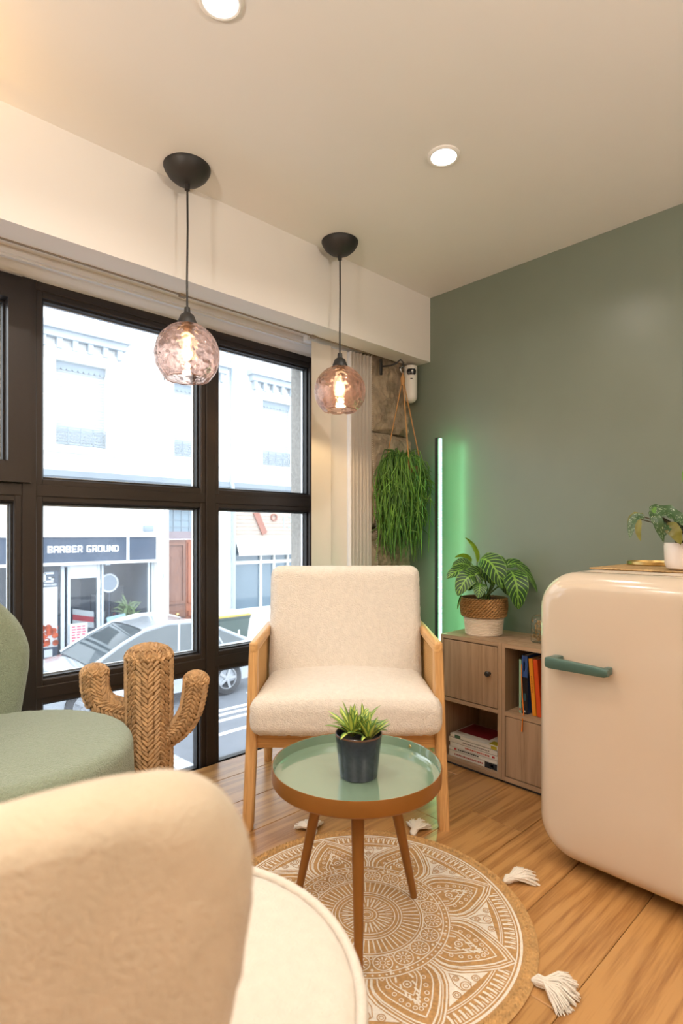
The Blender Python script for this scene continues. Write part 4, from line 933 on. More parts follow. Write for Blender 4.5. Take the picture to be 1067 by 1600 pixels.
# =================================================================== round upholstered chairs
def round_chair(label, centre, back_dir_deg, m, seat_m, back_pts, R0, seat_r, seat_z, pip=True, thick=0.075, name='round_tub_chair'):
    """back_dir_deg: direction from seat centre to backrest centre, in world degrees. back_pts: (z, half angle) up one side"""
    t = thing(name, label, 'armchair', centre, R(back_dir_deg-90))
    MB().lathe([(0.0001, 0.0), (0.22, 0.0), (0.22, 0.03), (0.20, 0.04), (0.20, 0.075), (0.0001, 0.075)], 40).build('base', blk, t)
    # seat
    prof = [(0.0001, 0.07), (seat_r-0.02, 0.07), (seat_r-0.004, 0.085), (seat_r, 0.12), (seat_r+0.003, 0.30), (seat_r, seat_z-0.05)]
    for k in range(1, 9): a = R(90*k/8); prof.append((seat_r-0.04+0.04*math.cos(a), seat_z-0.045+0.04*math.sin(a)))
    for k in range(1, 15): f = 1-k/14; prof.append((max(0.0001, (seat_r-0.04)*f), seat_z-0.005+0.012*(1-f*f)))
    s = MB(); s.lathe(prof, 160)
    s.v = [(x + fuzz((x, y, z), 80, .0012), y + fuzz((y, x, z), 80, .0012), z + fuzz((x, y, z), 60, .0022)) for (x, y, z) in s.v]
    so = s.build('seat', seat_m, t, ang=180)
    if pip:
        MB().tube([(math.cos(2*PI*k/90)*(seat_r-0.006), math.sin(2*PI*k/90)*(seat_r-0.006), seat_z-0.014) for k in range(91)], 0.0075, 8, cap=False).build('piping', seat_m, so, ang=180)
    # backrest: closed pillow bent round the seat
    side = back_pts; full = [(z, a) for (z, a) in side] + [(z, -a) for (z, a) in side[::-1]]
    # resample outline evenly with a closed Catmull-Rom
    pts = [Vector((R(a)*R0, z)) for (z, a) in full]; n = len(pts); outl = []
    for i in range(n):
        p0, p1, p2, p3 = pts[i-1], pts[i], pts[(i+1) % n], pts[(i+2) % n]
        for k in range(10):
            u = k/10; outl.append(0.5*((2*p1) + (p2-p0)*u + (2*p0-5*p1+4*p2-p3)*u*u + (3*p1-p0-3*p2+p3)*u**3))
    cz = sum(p.y for p in outl)/len(outl); cc = Vector((0, cz)); N_ = len(outl)
    h = thick/2; prof = [(0.0, -h-0.006), (0.2, -h-0.006), (0.4, -h-0.005), (0.6, -h-0.004), (0.8, -h-0.002)]
    insets = [(None, f, hh) for f, hh in prof] + [(h*0.95*(1-math.cos(a)), None, -h*math.cos(PI*k/12)) for k, a in ()]
    rings = []
    for f, hh in prof: rings.append([(cc + (p-cc)*f*0.93, hh) for p in outl])
    for k in range(13):
        b = PI*k/12; ins = h*(1-math.sin(b)); hh = -h*math.cos(b)
        rings.append([(cc + (p-cc)*max(0.0, 1-ins/max(0.05, (p-cc).length)), hh) for p in outl])
    for f, hh in prof[::-1]: rings.append([(cc + (p-cc)*f*0.93, -hh) for p in outl])
    vs = []
    for rg__ in rings:
        for (p, hh) in rg__:
            lean = 0.06*(p.y-seat_z); ph = p.x/R0; rad = R0 + hh
            q = Vector((rad*math.sin(ph), rad*math.cos(ph) , p.y)); q.y += lean
            f = fuzz(q, 70, .002); vs.append((q.x+f, q.y+f, q.z+f))
    fs_ = [(j*N_+k, j*N_+(k+1) % N_, (j+1)*N_+(k+1) % N_, (j+1)*N_+k) for j in range(len(rings)-1) for k in range(N_)]
    b_ = MB(); b_.add(vs, fs_); bo = b_.build('backrest', m, t, ang=180); weld(bo.data)
    sm = MB()
    sm.tube([((R0+h*0.55)*math.sin(p.x/R0)*1.0, (R0+h*0.55)*math.cos(p.x/R0)+0.06*(p.y-seat_z), p.y) for p in [cc + (p-cc)*max(0, 1-0.014/max(.05, (p-cc).length)) for p in outl] ], 0.004, 6, cap=False)
    sm.build('back_seam', m, bo, ang=180)
    return t
green_f = mat('sage_boucle', srgb('#919d88'), 0.95, spec=0.12, sheen=0.3, var=0.10, vscale=150, bump=0.8, bscale=230, bdist=0.004, voronoi=True)
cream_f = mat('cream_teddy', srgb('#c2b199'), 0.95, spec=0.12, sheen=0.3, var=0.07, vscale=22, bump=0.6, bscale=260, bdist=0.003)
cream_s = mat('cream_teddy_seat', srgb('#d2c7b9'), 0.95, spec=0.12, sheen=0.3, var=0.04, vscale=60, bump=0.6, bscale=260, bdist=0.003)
gc = FWD*1.55 - RGT*0.92
round_chair('sage green boucle tub chair beside the woven cactus', gc, 180+4-43.4, green_f, green_f,
            [(0.20, 20), (0.22, 45), (0.32, 66), (0.45, 71), (0.58, 75), (0.66, 75), (0.75, 69), (0.82, 56), (0.86, 25)], 0.372, 0.33, 0.45, pip=False)
cc_ = FWD*0.70 - RGT*0.28
round_chair('cream teddy tub chair seen from behind, nearest the viewer', cc_, 180+67.8-43.4, cream_f, cream_s,
            [(0.20, 20), (0.22, 40), (0.35, 50), (0.50, 53), (0.65, 57), (0.765, 61), (0.825, 60), (0.860, 51), (0.846, 22)], 0.345, 0.312, 0.45)

# =================================================================== woven cactus
kc = FWD*2.0 - RGT*0.678
ck = thing('woven_cactus', 'woven straw cactus with two arms standing before the window', 'decoration', kc, R(YAW))
straw = mat('straw', srgb('#b8946a'), 0.7, var=0.35, vscale=45)
core = mat('straw_shadow', srgb('#7a5836'), 0.9)
def braid_tube(path, radii, cols, pitch, name, capat, caph):
    """tube of herringbone plaits: each column has strands slanting to both sides of its spine"""
    pts = [Vector(p) for p in path]; cum = [0]
    for a, b in zip(pts, pts[1:]): cum.append(cum[-1] + (b-a).length)
    Lt = cum[-1]; capat = cum[capat]
    def at(s):
        s = max(0, min(Lt, s))
        for i in range(len(pts)-1):
            if s <= cum[i+1] or i == len(pts)-2:
                f = (s-cum[i])/max(1e-6, cum[i+1]-cum[i]); return pts[i].lerp(pts[i+1], f), (pts[i+1]-pts[i]).normalized(), radii[i] + (radii[i+1]-radii[i])*f
    inner = MB(); ns = 40; sm_pts = []; sm_r = []
    for k in range(ns+1):
        p, t, r = at(Lt*k/ns); sm_pts.append(p); sm_r.append(max(0.002, r-0.004))
    inner.tube(sm_pts, sm_r, 24); co = inner.build(name, core, ck, ang=180)
    wv = MB(); up = None; n = int(Lt/pitch)
    n = int(capat/pitch)
    for j in range(n):
        s = (j+0.5)*pitch; p, t, r = at(s); p2, t2, r2 = at(s+0.02); t = ((p2-p) if (p2-p).length > 1e-5 else t).normalized()
        if up is None: up = t.orthogonal().normalized()
        up = (up - t*up.dot(t)).normalized(); q = t.cross(up)
        if r < 0.012: continue
        nc = cols if r > radii[len(radii)//2]*0.6 else max(4, cols//2)
        slope = (r2 - r)/max(1e-5, (p2-p).length) if (p2-p).length > 1e-5 else 0
        for c in range(nc):
            for sd in (-1, 1):
                a = 2*PI*(c + 0.25*sd)/nc + 0.04*random.uniform(-1, 1); nn = (up*math.cos(a) + q*math.sin(a)); tg = (-up*math.sin(a) + q*math.cos(a))
                wdt = 2*PI*r/nc/2
                n2 = (nn - t*slope*0.7).normalized()
                wv.strand(p + nn*r + t*pitch*(0.25 if c % 2 else -0.0), t*0.72 + tg*sd*(0.62 if c % 2 == 0 else -0.62), n2, max(0.014, wdt*1.75), max(0.007, pitch*0.86), 0.0042)
    # woven cap over the rounded end
    pe, te, re_ = at(capat); hc = caph; te = (at(capat)[0]-at(capat-0.01)[0]).normalized(); up = (up - te*up.dot(te)).normalized(); q = te.cross(up)
    for j in range(10):
        el = R(3 + 9.4*j); rr_ = re_*math.cos(el); cnt = max(5, int(cols*2.3*math.cos(el)))
        for c in range(cnt):
            a = 2*PI*(c + 0.5*(j % 2))/cnt; nn = up*math.cos(a) + q*math.sin(a); tg = -up*math.sin(a) + q*math.cos(a)
            rad = (nn*-math.sin(el)*re_ + te*math.cos(el)*hc).normalized(); n2 = (nn*math.cos(el)*hc + te*math.sin(el)*re_).normalized()
            wv.strand(pe + nn*rr_ + te*hc*math.sin(el), rad*0.7 + tg*(0.7 if c % 2 else -0.7), n2, 0.026, 0.014, 0.005)
    stuff(wv.build('plait', straw, co)); return co
zz = lambda y: 1.02 - (y-833)*0.00226
braid_tube([(0, 0, 0.0), (0, 0, 0.3), (0.0, 0, 0.585), (0, 0, 0.605), (0, 0, 0.618), (0, 0, 0.626), (0, 0, 0.630)], [0.080, 0.079, 0.080, 0.076, 0.066, 0.045, 0.010], 12, 0.0165, 'trunk', 2, 0.044)
braid_tube([(-0.05, 0, 0.385), (-0.10, 0, 0.395), (-0.145, 0, 0.405), (-0.180, 0, 0.432), (-0.192, 0, 0.475), (-0.193, 0, 0.525), (-0.193, 0, 0.540), (-0.193, 0, 0.550), (-0.193, 0, 0.555)], [0.040, 0.041, 0.043, 0.045, 0.046, 0.046, 0.040, 0.026, 0.008], 8, 0.0145, 'arm', 5, 0.032)
braid_tube([(0.05, 0, 0.295), (0.085, 0, 0.315), (0.120, 0, 0.345), (0.148, 0, 0.395), (0.160, 0, 0.45), (0.166, 0, 0.500), (0.168, 0, 0.518), (0.169, 0, 0.529), (0.169, 0, 0.534)], [0.037, 0.037, 0.038, 0.039, 0.041, 0.042, 0.037, 0.024, 0.008], 8, 0.0145, 'arm', 5, 0.032)

# =================================================================== street outside
SZ = -2.03
asph = mat('asphalt', srgb('#62676f'), 0.8, var=0.15, vscale=6, bump=0.3, bscale=120, bdist=0.004)
pave = mat('pavement_stone', srgb('#9a9ca2'), 0.8, var=0.1, vscale=4)
road = struct(MB().b(-14, 24, 2.3, 14, SZ-0.2, SZ).build('street', asph, smooth=False), 'grey asphalt street below the window')
struct(MB().b(-14, 24, 11.05, 12.3, SZ, SZ+0.13).build('pavement', pave, smooth=False), 'narrow pavement below the opposite shops')
struct(MB().b(-14, 24, 2.3, 6.55, SZ, SZ+0.06).build('pavement', pave, smooth=False), 'pale pavement below the window')
paint = mat('white_road_paint', (0.8, 0.8, 0.82), 0.7, var=0.1, vscale=5)
for (x0, x1, y0, y1) in ((4.2, 9, 7.42, 7.52), (4.2, 9, 7.95, 8.05), (4.2, 9, 8.2, 8.3), (4.2, 9, 8.42, 8.52), (6.1, 7.6, 8.98, 9.12)):
    mk = MB(); mk.grid(lambda u, v: (x0+u*(x1-x0), y0+v*(y1-y0)+0.03*math.sin(u*9), SZ+0.004), 16, 2); mk.build('road_marking', paint, road)
FW = 12.0
fac = thing('shop_building', 'pale apartment building with barber shop across the street', 'building', (0, 0, 0), 0)
fwhite = mat('pale_render', srgb('#e9e8e4'), 0.9, var=0.04, vscale=2, bump=0.15, bscale=30)
fgrey = mat('grey_stone_band', srgb('#aab2ba'), 0.9, var=0.05, vscale=3)
WINS = [(0.9, 1.9), (3.573, 4.559), (6.069, 7.03), (8.509, 9.45), (11.0, 12.0)]
holes = [(a, b, 2.78, 4.45) for a, b in WINS] + [(0.2, 5.63, -1.70, 0.40), (5.945, 7.0, -1.90, 1.60), (7.70, 13.5, -1.85, 0.86)]
f_ = MB(); holes_wall(f_, -14, 24, SZ, 7.6, FW, FW+0.3, holes); f_.build('wall', fwhite, fac, smooth=False)
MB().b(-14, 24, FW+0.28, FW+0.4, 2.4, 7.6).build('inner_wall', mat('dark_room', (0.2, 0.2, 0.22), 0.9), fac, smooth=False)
cb = MB(); cb.b(-14, 24, FW-0.16, FW, 2.14, 2.26); cb.b(-14, 24, FW-0.10, FW, 2.02, 2.14); cb.b(-14, 24, FW-0.05, FW, 1.90, 2.02); cb.build('string_course', mat('weathered_ledge', srgb('#868f98'), 0.9, var=0.1, vscale=3), fac, smooth=False)
shm = mat('shutter_grey', srgb('#d0d6da'), 0.6); irn = mat('iron_grey', srgb('#8d98a2'), 0.6)
for (a, b) in WINS:
    s = MB(); s.b(a-0.22, a, FW-0.05, FW, 2.62, 4.6); s.b(b, b+0.22, FW-0.05, FW, 2.62, 4.6); s.b(a-0.22, b+0.22, FW-0.07, FW, 4.45, 4.72); s.b(a-0.3, b+0.3, FW-0.14, FW, 2.62, 2.76)
    so = s.build('window_surround', fwhite, fac, smooth=False)
    s = MB(); s.b(a-0.45, b+0.45, FW-0.26, FW, 5.0, 5.12); s.b(a-0.38, b+0.38, FW-0.17, FW, 4.86, 5.0)
    for k in range(6): s.b(a-0.3+k*(b-a+0.5)/5, a-0.2+k*(b-a+0.5)/5, FW-0.14, FW, 4.66, 4.86)
    s.build('hood', fgrey, so, smooth=False)
    s = MB()
    for k in range(26): z = 2.80 + k*0.058; s.box(((a+b)/2, FW+0.10, z+0.029), (b-a, 0.012, 0.052), Matrix.Rotation(R(35), 4, 'X'))
    stuff(s.build('shutter', shm, fac, smooth=False))
    s = MB(); s.b(a, b, FW+0.03, FW+0.05, 4.33, 4.45)
    for k in range(9): s.lathe([(0.0001, -0.008), (0.055, -0.008), (0.055, 0.008), (0.0001, 0.008)], 12, (a+0.06+k*(b-a-0.12)/8, FW+0.04, 4.33), Matrix.Rotation(R(90), 4, 'X'))
    s.build('valance', irn, fac)
    s = MB()
    for z in (2.80, 3.06, 3.13): s.b(a, b, FW+0.0, FW+0.02, z, z+0.018)
    for k in range(4):
        cx = a + (b-a)*(k+.5)/4
        for rr in (0.05, 0.10): s.tube([(cx+rr*math.cos(t*PI/8), FW+0.01, 2.93+rr*math.sin(t*PI/8)) for t in range(17)], 0.008, 4, cap=False)
        s.b(cx+0.115, cx+0.127, FW, FW+0.02, 2.8, 3.14)
    s.build('railing', irn, fac)
# barber shop
nb = mat('shop_navy', srgb('#3f4d61'), 0.6, var=0.08, vscale=6); lw_ = mat('sign_white', (0.92, 0.92, 0.92), 0.5)
alu = mat('pale_shop_frame', srgb('#c9d2d8'), 0.5)
sb = MB(); sb.b(1.2, 4.965, FW-0.08, FW-0.02, 0.44, 0.935); sg_ = sb.build('sign_board', nb, fac, smooth=False)
block_text('BARBER GROUND', 0.135, 0.094, 0.018, 0.062, lw_, sg_, (3.41, FW-0.081, 0.632))
sb = MB(); sb.b(5.02, 5.626, FW-0.08, FW-0.02, 0.44, 0.935); sb.build('sign_panel', nb, fac, smooth=False)
sb = MB(); sb.b(1.1, 5.66, FW-0.12, FW-0.02, 0.94, 0.985); sb.b(1.1, 5.66, FW-0.12, FW-0.02, 0.385, 0.438); sb.b(4.966, 5.019, FW-0.1, FW-0.02, 0.438, 0.94); sb.b(5.628, 5.66, FW-0.1, FW-0.02, 0.438, 0.94); sb.build('sign_frame', lw_, fac, smooth=False)
for x in (3.75, 4.55): MB().rbox((x, FW-0.13, 0.37), (0.1, 0.05, 0.03), 0.005, 1).build('sign_bracket', irn, fac)
for (x0, x1) in ((2.5, 2.56), (3.70, 3.76), (3.82, 3.87), (4.40, 4.46), (4.49, 4.53), (5.50, 5.54), (5.58, 5.63)): MB().b(x0, x1, FW+0.04, FW+0.10, -1.70, 0.40).build('shop_mullion', alu, fac, smooth=False)
MB().b(0.2, 5.63, FW+0.02, FW+0.12, -1.78, -1.62).build('shop_sill', alu, fac, smooth=False)
MB().b(3.86, 4.42, FW+0.05, FW+0.08, 0.10, 0.40).build('transom_panel', mat('white_panel', (0.72, 0.74, 0.76), 0.5), fac, smooth=False)
shop_in = mat('shop_interior', srgb('#7d90a6'), 0.9, var=0.2, vscale=1.5)
s = MB(); s.b(0.1, 5.8, FW+3.4, FW+3.5, -1.95, 0.7); s.b(0.0, 0.1, FW+0.3, FW+3.5, -1.95, 0.7); s.b(5.7, 5.8, FW+0.3, FW+3.5, -1.95, 0.7); s.b(0, 5.8, FW+0.3, FW+3.5, 0.6, 0.7); s.build('shop_room', shop_in, fac, smooth=False)
MB().b(0, 5.8, FW+0.1, FW+3.5, -1.95, -1.80).build('shop_floor', mat('shop_floor', srgb('#6c747c'), 0.5), fac, smooth=False)
for k, (x0, x1, z0, z1) in enumerate(((3.78, 4.05, -0.75, 0.1), (4.12, 4.40, -0.6, 0.1), (4.62, 4.92, -0.75, -0.35), (5.05, 5.35, -0.8, -0.2))): MB().b(x0, x1, FW+1.0, FW+1.06, z0, z1).build('wall_picture', mat('dark_picture', srgb('#3a4656'), 0.4), fac, smooth=False)
sg2 = MB().b(3.0, 3.665, FW+0.10, FW+0.12, -0.045, 0.275).build('window_banner', nb, fac, smooth=False)
block_text('G', 0.20, 0.19, 0, 0, lw_, sg2, (3.385, FW+0.099, 0.045))
block_text('GROUND', 0.042, 0.036, 0.012, 0, lw_, sg2, (3.35, FW+0.099, -0.022))
# things in the barber's window
ps = thing('window_poster', 'tall white poster with orange flowers in the barber window', 'poster', (3.35, FW+0.11, -1.3), 0)
MB().b(-0.3, 0.30, 0, 0.012, -0.15, 1.25).build('sheet', lw_, ps, smooth=False); rr_ = random.Random(2); ob = MB()
for k in range(26): ob.lathe([(0.0001, -0.01), (0.06, -0.006), (0.06, 0.004)], 9, (rr_.uniform(-.26, .28), -0.006-0.0005*k, rr_.uniform(0.08, 0.46)), Matrix.Rotation(R(90), 4, 'X'))
ob.build('orange_print', mat('orange_print', srgb('#d8683f'), 0.7, var=0.7, vscale=9), ps); MB().b(-0.3, 0.3, -0.01, 0, -0.2, 0.06).build('dark_band', nb, ps, smooth=False); MB().b(0.05, 0.2, -0.015, -0.009, -0.13, 0.02).build('white_label', lw_, ps, smooth=False)
ps = thing('window_notice', 'white notice with pink print low in the barber window', 'poster', (4.02, FW-0.005, -1.05), 0)
MB().b(-0.17, 0.17, 0, 0.01, -0.24, 0.24).build('sheet', lw_, ps, smooth=False); ob = MB()
for k in range(6):
    for j in range(3): ob.b(-0.14+j*0.1, -0.14+j*0.1+rr_.uniform(.05, .09), -0.004, 0, 0.16-k*0.055, 0.195-k*0.055)
ob.build('pink_print', mat('pink_print', srgb('#d8788c'), 0.7), ps, smooth=False)
ps = thing('window_picture', 'turquoise picture sheet tilted in the barber window', 'poster', (4.80, FW-0.005, -0.92), 0); ps.rotation_euler = (0, R(-8), 0)
MB().b(-0.2, 0.2, 0, 0.01, -0.2, 0.2).build('sheet', mat('turquoise_sheet', srgb('#9cc3d0'), 0.6, var=0.3, vscale=9), ps, smooth=False)
ob = MB()
for k in range(5): ob.b(-0.15+k*0.065, -0.11+k*0.065, -0.004, 0, -0.15, rr_.uniform(-.05, .1))
ob.build('white_print', lw_, ps, smooth=False)
mr_ = thing('ring_mirror', 'round mirror with a lit rim inside the barber shop', 'mirror', (4.82, FW+0.5, -0.07), 0)
MB().lathe([(0.17, -0.01), (0.205, -0.012), (0.205, 0.012), (0.17, 0.01), (0.17, -0.01)], 32, (0, 0, 0), Matrix.Rotation(R(90), 4, 'X')).build('rim', lw_, mr_)
MB().lathe([(0.205, -0.014), (0.222, -0.014), (0.222, 0.014), (0.205, 0.014), (0.205, -0.014)], 32, (0, 0, 0), Matrix.Rotation(R(90), 4, 'X')).build('outer_rim', nb, mr_)
MB().lathe([(0.0001, 0.0), (0.17, 0.0)], 32, (0, 0, 0), Matrix.Rotation(R(90), 4, 'X')).build('mirror_glass', mat('mirror', (0.16, 0.19, 0.23), 0.15, metal=0.6), mr_)
MB().tube([(0, 0, -0.21), (0, 0.02, -1.75)], 0.02, 6).build('stand', nb, mr_)
cp = thing('striped_cape', 'red and white striped barber cape on a chair in the shop', 'cape', (4.35, FW+0.7, -0.75), 0)
for k, c in enumerate(('#d9dde0', '#c43d4a', '#d9dde0')):
    m = MB(); m.grid(lambda u, v: (-0.22+0.44*u, -0.05*math.sin(u*PI), 0.16-k*0.12-0.12*v-0.10*u), 8, 3); m.build('stripe', mat('cape_'+c, srgb(c), 0.8), cp)
MB().rbox((0, 0.2, -0.42), (0.5, 0.4, 0.5), 0.06, 2).build('chair', nb, cp)
ct = thing('barber_counter', 'dark counter with bottles inside the barber shop', 'counter', (5.0, FW+1.3, -1.8), 0)
MB().rbox((0, 0, 0.85), (1.2, 0.4, 0.06), 0.01, 1).build('top', nb, ct); MB().rbox((0, 0.05, 0.42), (1.1, 0.3, 0.8), 0.01, 1).build('body', mat('counter_grey', srgb('#5c6a7a'), 0.6), ct)
for k in range(9): MB().lathe([(0.0001, 0), (0.03, 0), (0.03, 0.13), (0.012, 0.16), (0.012, 0.2), (0.0001, 0.2)], 8, (-0.5+k*0.12, -0.08, 0.88)).build('bottle', mat('bottle_%d' % (k % 3), [srgb('#b04550'), srgb('#dfe3e6'), srgb('#44607c')][k % 3], 0.4), ct)
pp = thing('shop_palm', 'spiky green potted palm in the barber window', 'plant', (5.22, FW+0.45, -1.8), 0)
m = MB()
for k in range(60):
    a = rr_.uniform(0, 6.3); Lk = rr_.uniform(0.3, 0.55); z0 = 1.0+rr_.uniform(-.15, .2); e = Vector((math.cos(a)*Lk*0.7, math.sin(a)*Lk*0.35, z0+rr_.uniform(-.45, .35)))
    leaf_mesh(m, (0, 0, z0), Vector((math.cos(a), math.sin(a)*.5, 1.2)), e, 0.04, (0, -1, .5), fold=0.3, nu=6, nv=3)
stuff(m.build('fronds', mat('palm_green', srgb('#7f9a63'), 0.6), pp, ang=180)); MB().tube([(0, 0, 0.2), (0.02, 0, 1.05)], 0.025, 6).build('trunk', mat('palm_trunk', srgb('#7a6a52'), 0.8), pp)
MB().lathe([(0.0001, 0), (0.12, 0), (0.16, 0.26), (0.0001, 0.26)], 16).build('pot', alu, pp)
gs = pane_mat('shop_glass', (0.93, 0.96, 0.98), 0.08, dust=0.02)
for (x0, x1) in ((0.2, 2.5), (2.56, 3.70), (3.87, 4.40), (4.53, 5.50)): MB().grid(lambda u, v: (x0+u*(x1-x0), FW+0.07, -1.62+v*2.02), 2, 2).build('shop_pane', gs, fac, smooth=False)
text('33', 0.16, irn, fac, (5.70, FW-0.002, 0.0), (R(90), 0, 0), 0.002, name='house_number', off=0.002)
# street door
dr = sempty('door_1', 'brown carved wooden street door of the building', (0, 0, 0))
w1 = wood('brown_door', srgb('#6e4a3c'), srgb('#8a6250'), 2, 0.6, 0.6, rand=0.02); w2 = wood('reddish_door', srgb('#8f5238'), srgb('#ab6a4c'), 2, 0.6, 0.6, rand=0.02)
for (x0, x1, mm_) in ((5.97, 6.47, w1), (6.48, 6.98, w2)):
    lf = MB().b(x0, x1, FW+0.16, FW+0.21, -1.90, 0.87).build('door_leaf', mm_, dr, smooth=False)
    k = MB(); holes_wall(k, x0+0.04, x1-0.04, -0.62, 0.80, FW+0.12, FW+0.165, [(x0+0.08, x1-0.08, -0.56, 0.74)]); k.b(x0+0.04, x1-0.04, FW+0.10, FW+0.165, -0.92, -0.80); k.b(x0+0.02, x1-0.02, FW+0.12, FW+0.165, -1.85, -1.0)
    k.lathe([(0.10, -0.03), (0.16, -0.03), (0.16, 0.0), (0.10, 0.0), (0.10, -0.03)], 24, ((x0+x1)/2, FW+0.155, 0.56), Matrix.Rotation(R(90), 4, 'X')); k.build('moulding', mm_, lf)
    MB().lathe([(0.0001, 0.06), (0.04, 0.05), (0.045, 0.02), (0.02, 0)], 12, ((x0+x1)/2, FW+0.11, -0.86), Matrix.Rotation(R(90), 4, 'X')).build('door_knob', gold, lf)
MB().b(5.945, 7.0, FW+0.1, FW+0.2, 0.88, 1.06).build('door_lintel', mat('brown_lintel', srgb('#8d8085'), 0.7), dr, smooth=False)
tw = MB().b(5.945, 7.0, FW+0.15, FW+0.18, 1.06, 1.6).build('transom_window', mat('transom_blue', srgb('#7c8f9c'), 0.3), dr, smooth=False)
k = MB(); 
for i in range(6): k.b(5.95+i*0.2, 5.965+i*0.2, FW+0.13, FW+0.15, 1.06, 1.6)
for i in range(3): k.b(5.945, 7.0, FW+0.13, FW+0.15, 1.16+i*0.16, 1.172+i*0.16)
k.build('transom_grille', irn, tw, smooth=False)
for (x0, x1) in ((5.66, 5.72), (5.86, 5.94), (7.02, 7.12), (7.2, 7.28)): MB().b(x0, x1, FW-0.06, FW, SZ+0.1, 1.9).build('pilaster', fwhite, fac, smooth=False)
MB().tube([(7.60, FW-0.08, 6.5), (7.60, FW-0.08, 2.9), (7.52, FW-0.16, 2.6), (7.52, FW-0.16, 2.3), (7.62, FW-0.1, 1.9), (7.62, FW-0.08, -1.9)], 0.055, 10).build('drainpipe', mat('drainpipe_grey', srgb('#a9b6c0'), 0.5), fac)
MB().rbox((5.45, FW-0.08, 1.12), (0.22, 0.1, 0.14), 0.02, 2).build('alarm_box', irn, fac); MB().rbox((5.25, FW-0.1, 1.62), (0.1, 0.16, 0.1), 0.02, 2).build('street_camera', irn, fac)
# right-hand shop
wb = mat('weathered_boards', srgb('#b9a99c'), 0.85, var=0.15, vscale=6, stretch=(1, 1, 6))
for k in range(7): MB().b(7.70, 13.5, FW-0.05, FW+0.0-0.005*(k % 2), 0.905+k*0.092, 0.905+k*0.092+0.086).build('fascia_board', wb, fac, smooth=False)
MB().box((8.42, FW-0.08, 1.28), (0.16, 0.04, 0.62), Matrix.Rotation(R(-27), 4, 'Y')).build('sign_slash', mat('rust_sign', srgb('#9d6b5c'), 0.8), fac, smooth=False)
MB().lathe([(0.07, -0.02), (0.1, -0.02), (0.1, 0.02), (0.07, 0.02), (0.07, -0.02)], 20, (8.86, FW-0.07, 1.43), Matrix.Rotation(R(90), 4, 'X')).build('sign_ring', mat('rust_sign', srgb('#9d6b5c'), 0.8), fac)
text('133', 0.46, mat('faded_cyan', srgb('#a4cdcf'), 0.8), fac, (9.08, FW-0.058, 1.16), (R(90), 0, 0), 0.002, name='graffiti', off=-0.004)
aw = MB(); aw.grid(lambda u, v: (7.72+u*5.7, FW-0.02-0.16*v, 0.86-0.34*v), 2, 5); aw.b(7.72, 13.42, FW-0.19, FW-0.17, 0.46, 0.53); aw.build('awning', mat('cream_awning', srgb('#d9d6d0'), 0.8), fac)
win2 = MB(); win2.b(7.70, 13.5, FW+0.03, FW+0.10, -1.85, -0.88); win2.b(7.70, 13.5, FW+0.03, FW+0.10, 0.24, 0.32); win2.b(7.70, 7.76, FW+0.03, FW+0.1, -0.9, 0.86)
win2.build('window_base', fwhite, fac, smooth=False)
for x in (8.52, 8.94, 9.40, 10.2, 11.0): MB().b(x-0.03, x+0.03, FW+0.02, FW+0.09, -0.88, 0.86).build('window_bar', fwhite, fac, smooth=False)
MB().b(7.76, 13.5, FW+0.08, FW+0.10, -0.88, 0.86).build('dark_pane', mat('dark_reflecting_glass', srgb('#59707f'), 0.05, coat=0.6), fac, smooth=False)
MB().b(7.7, 13.5, FW+0.2, FW+0.3, -1.85, 0.9).build('shop_back', shop_in, fac, smooth=False)

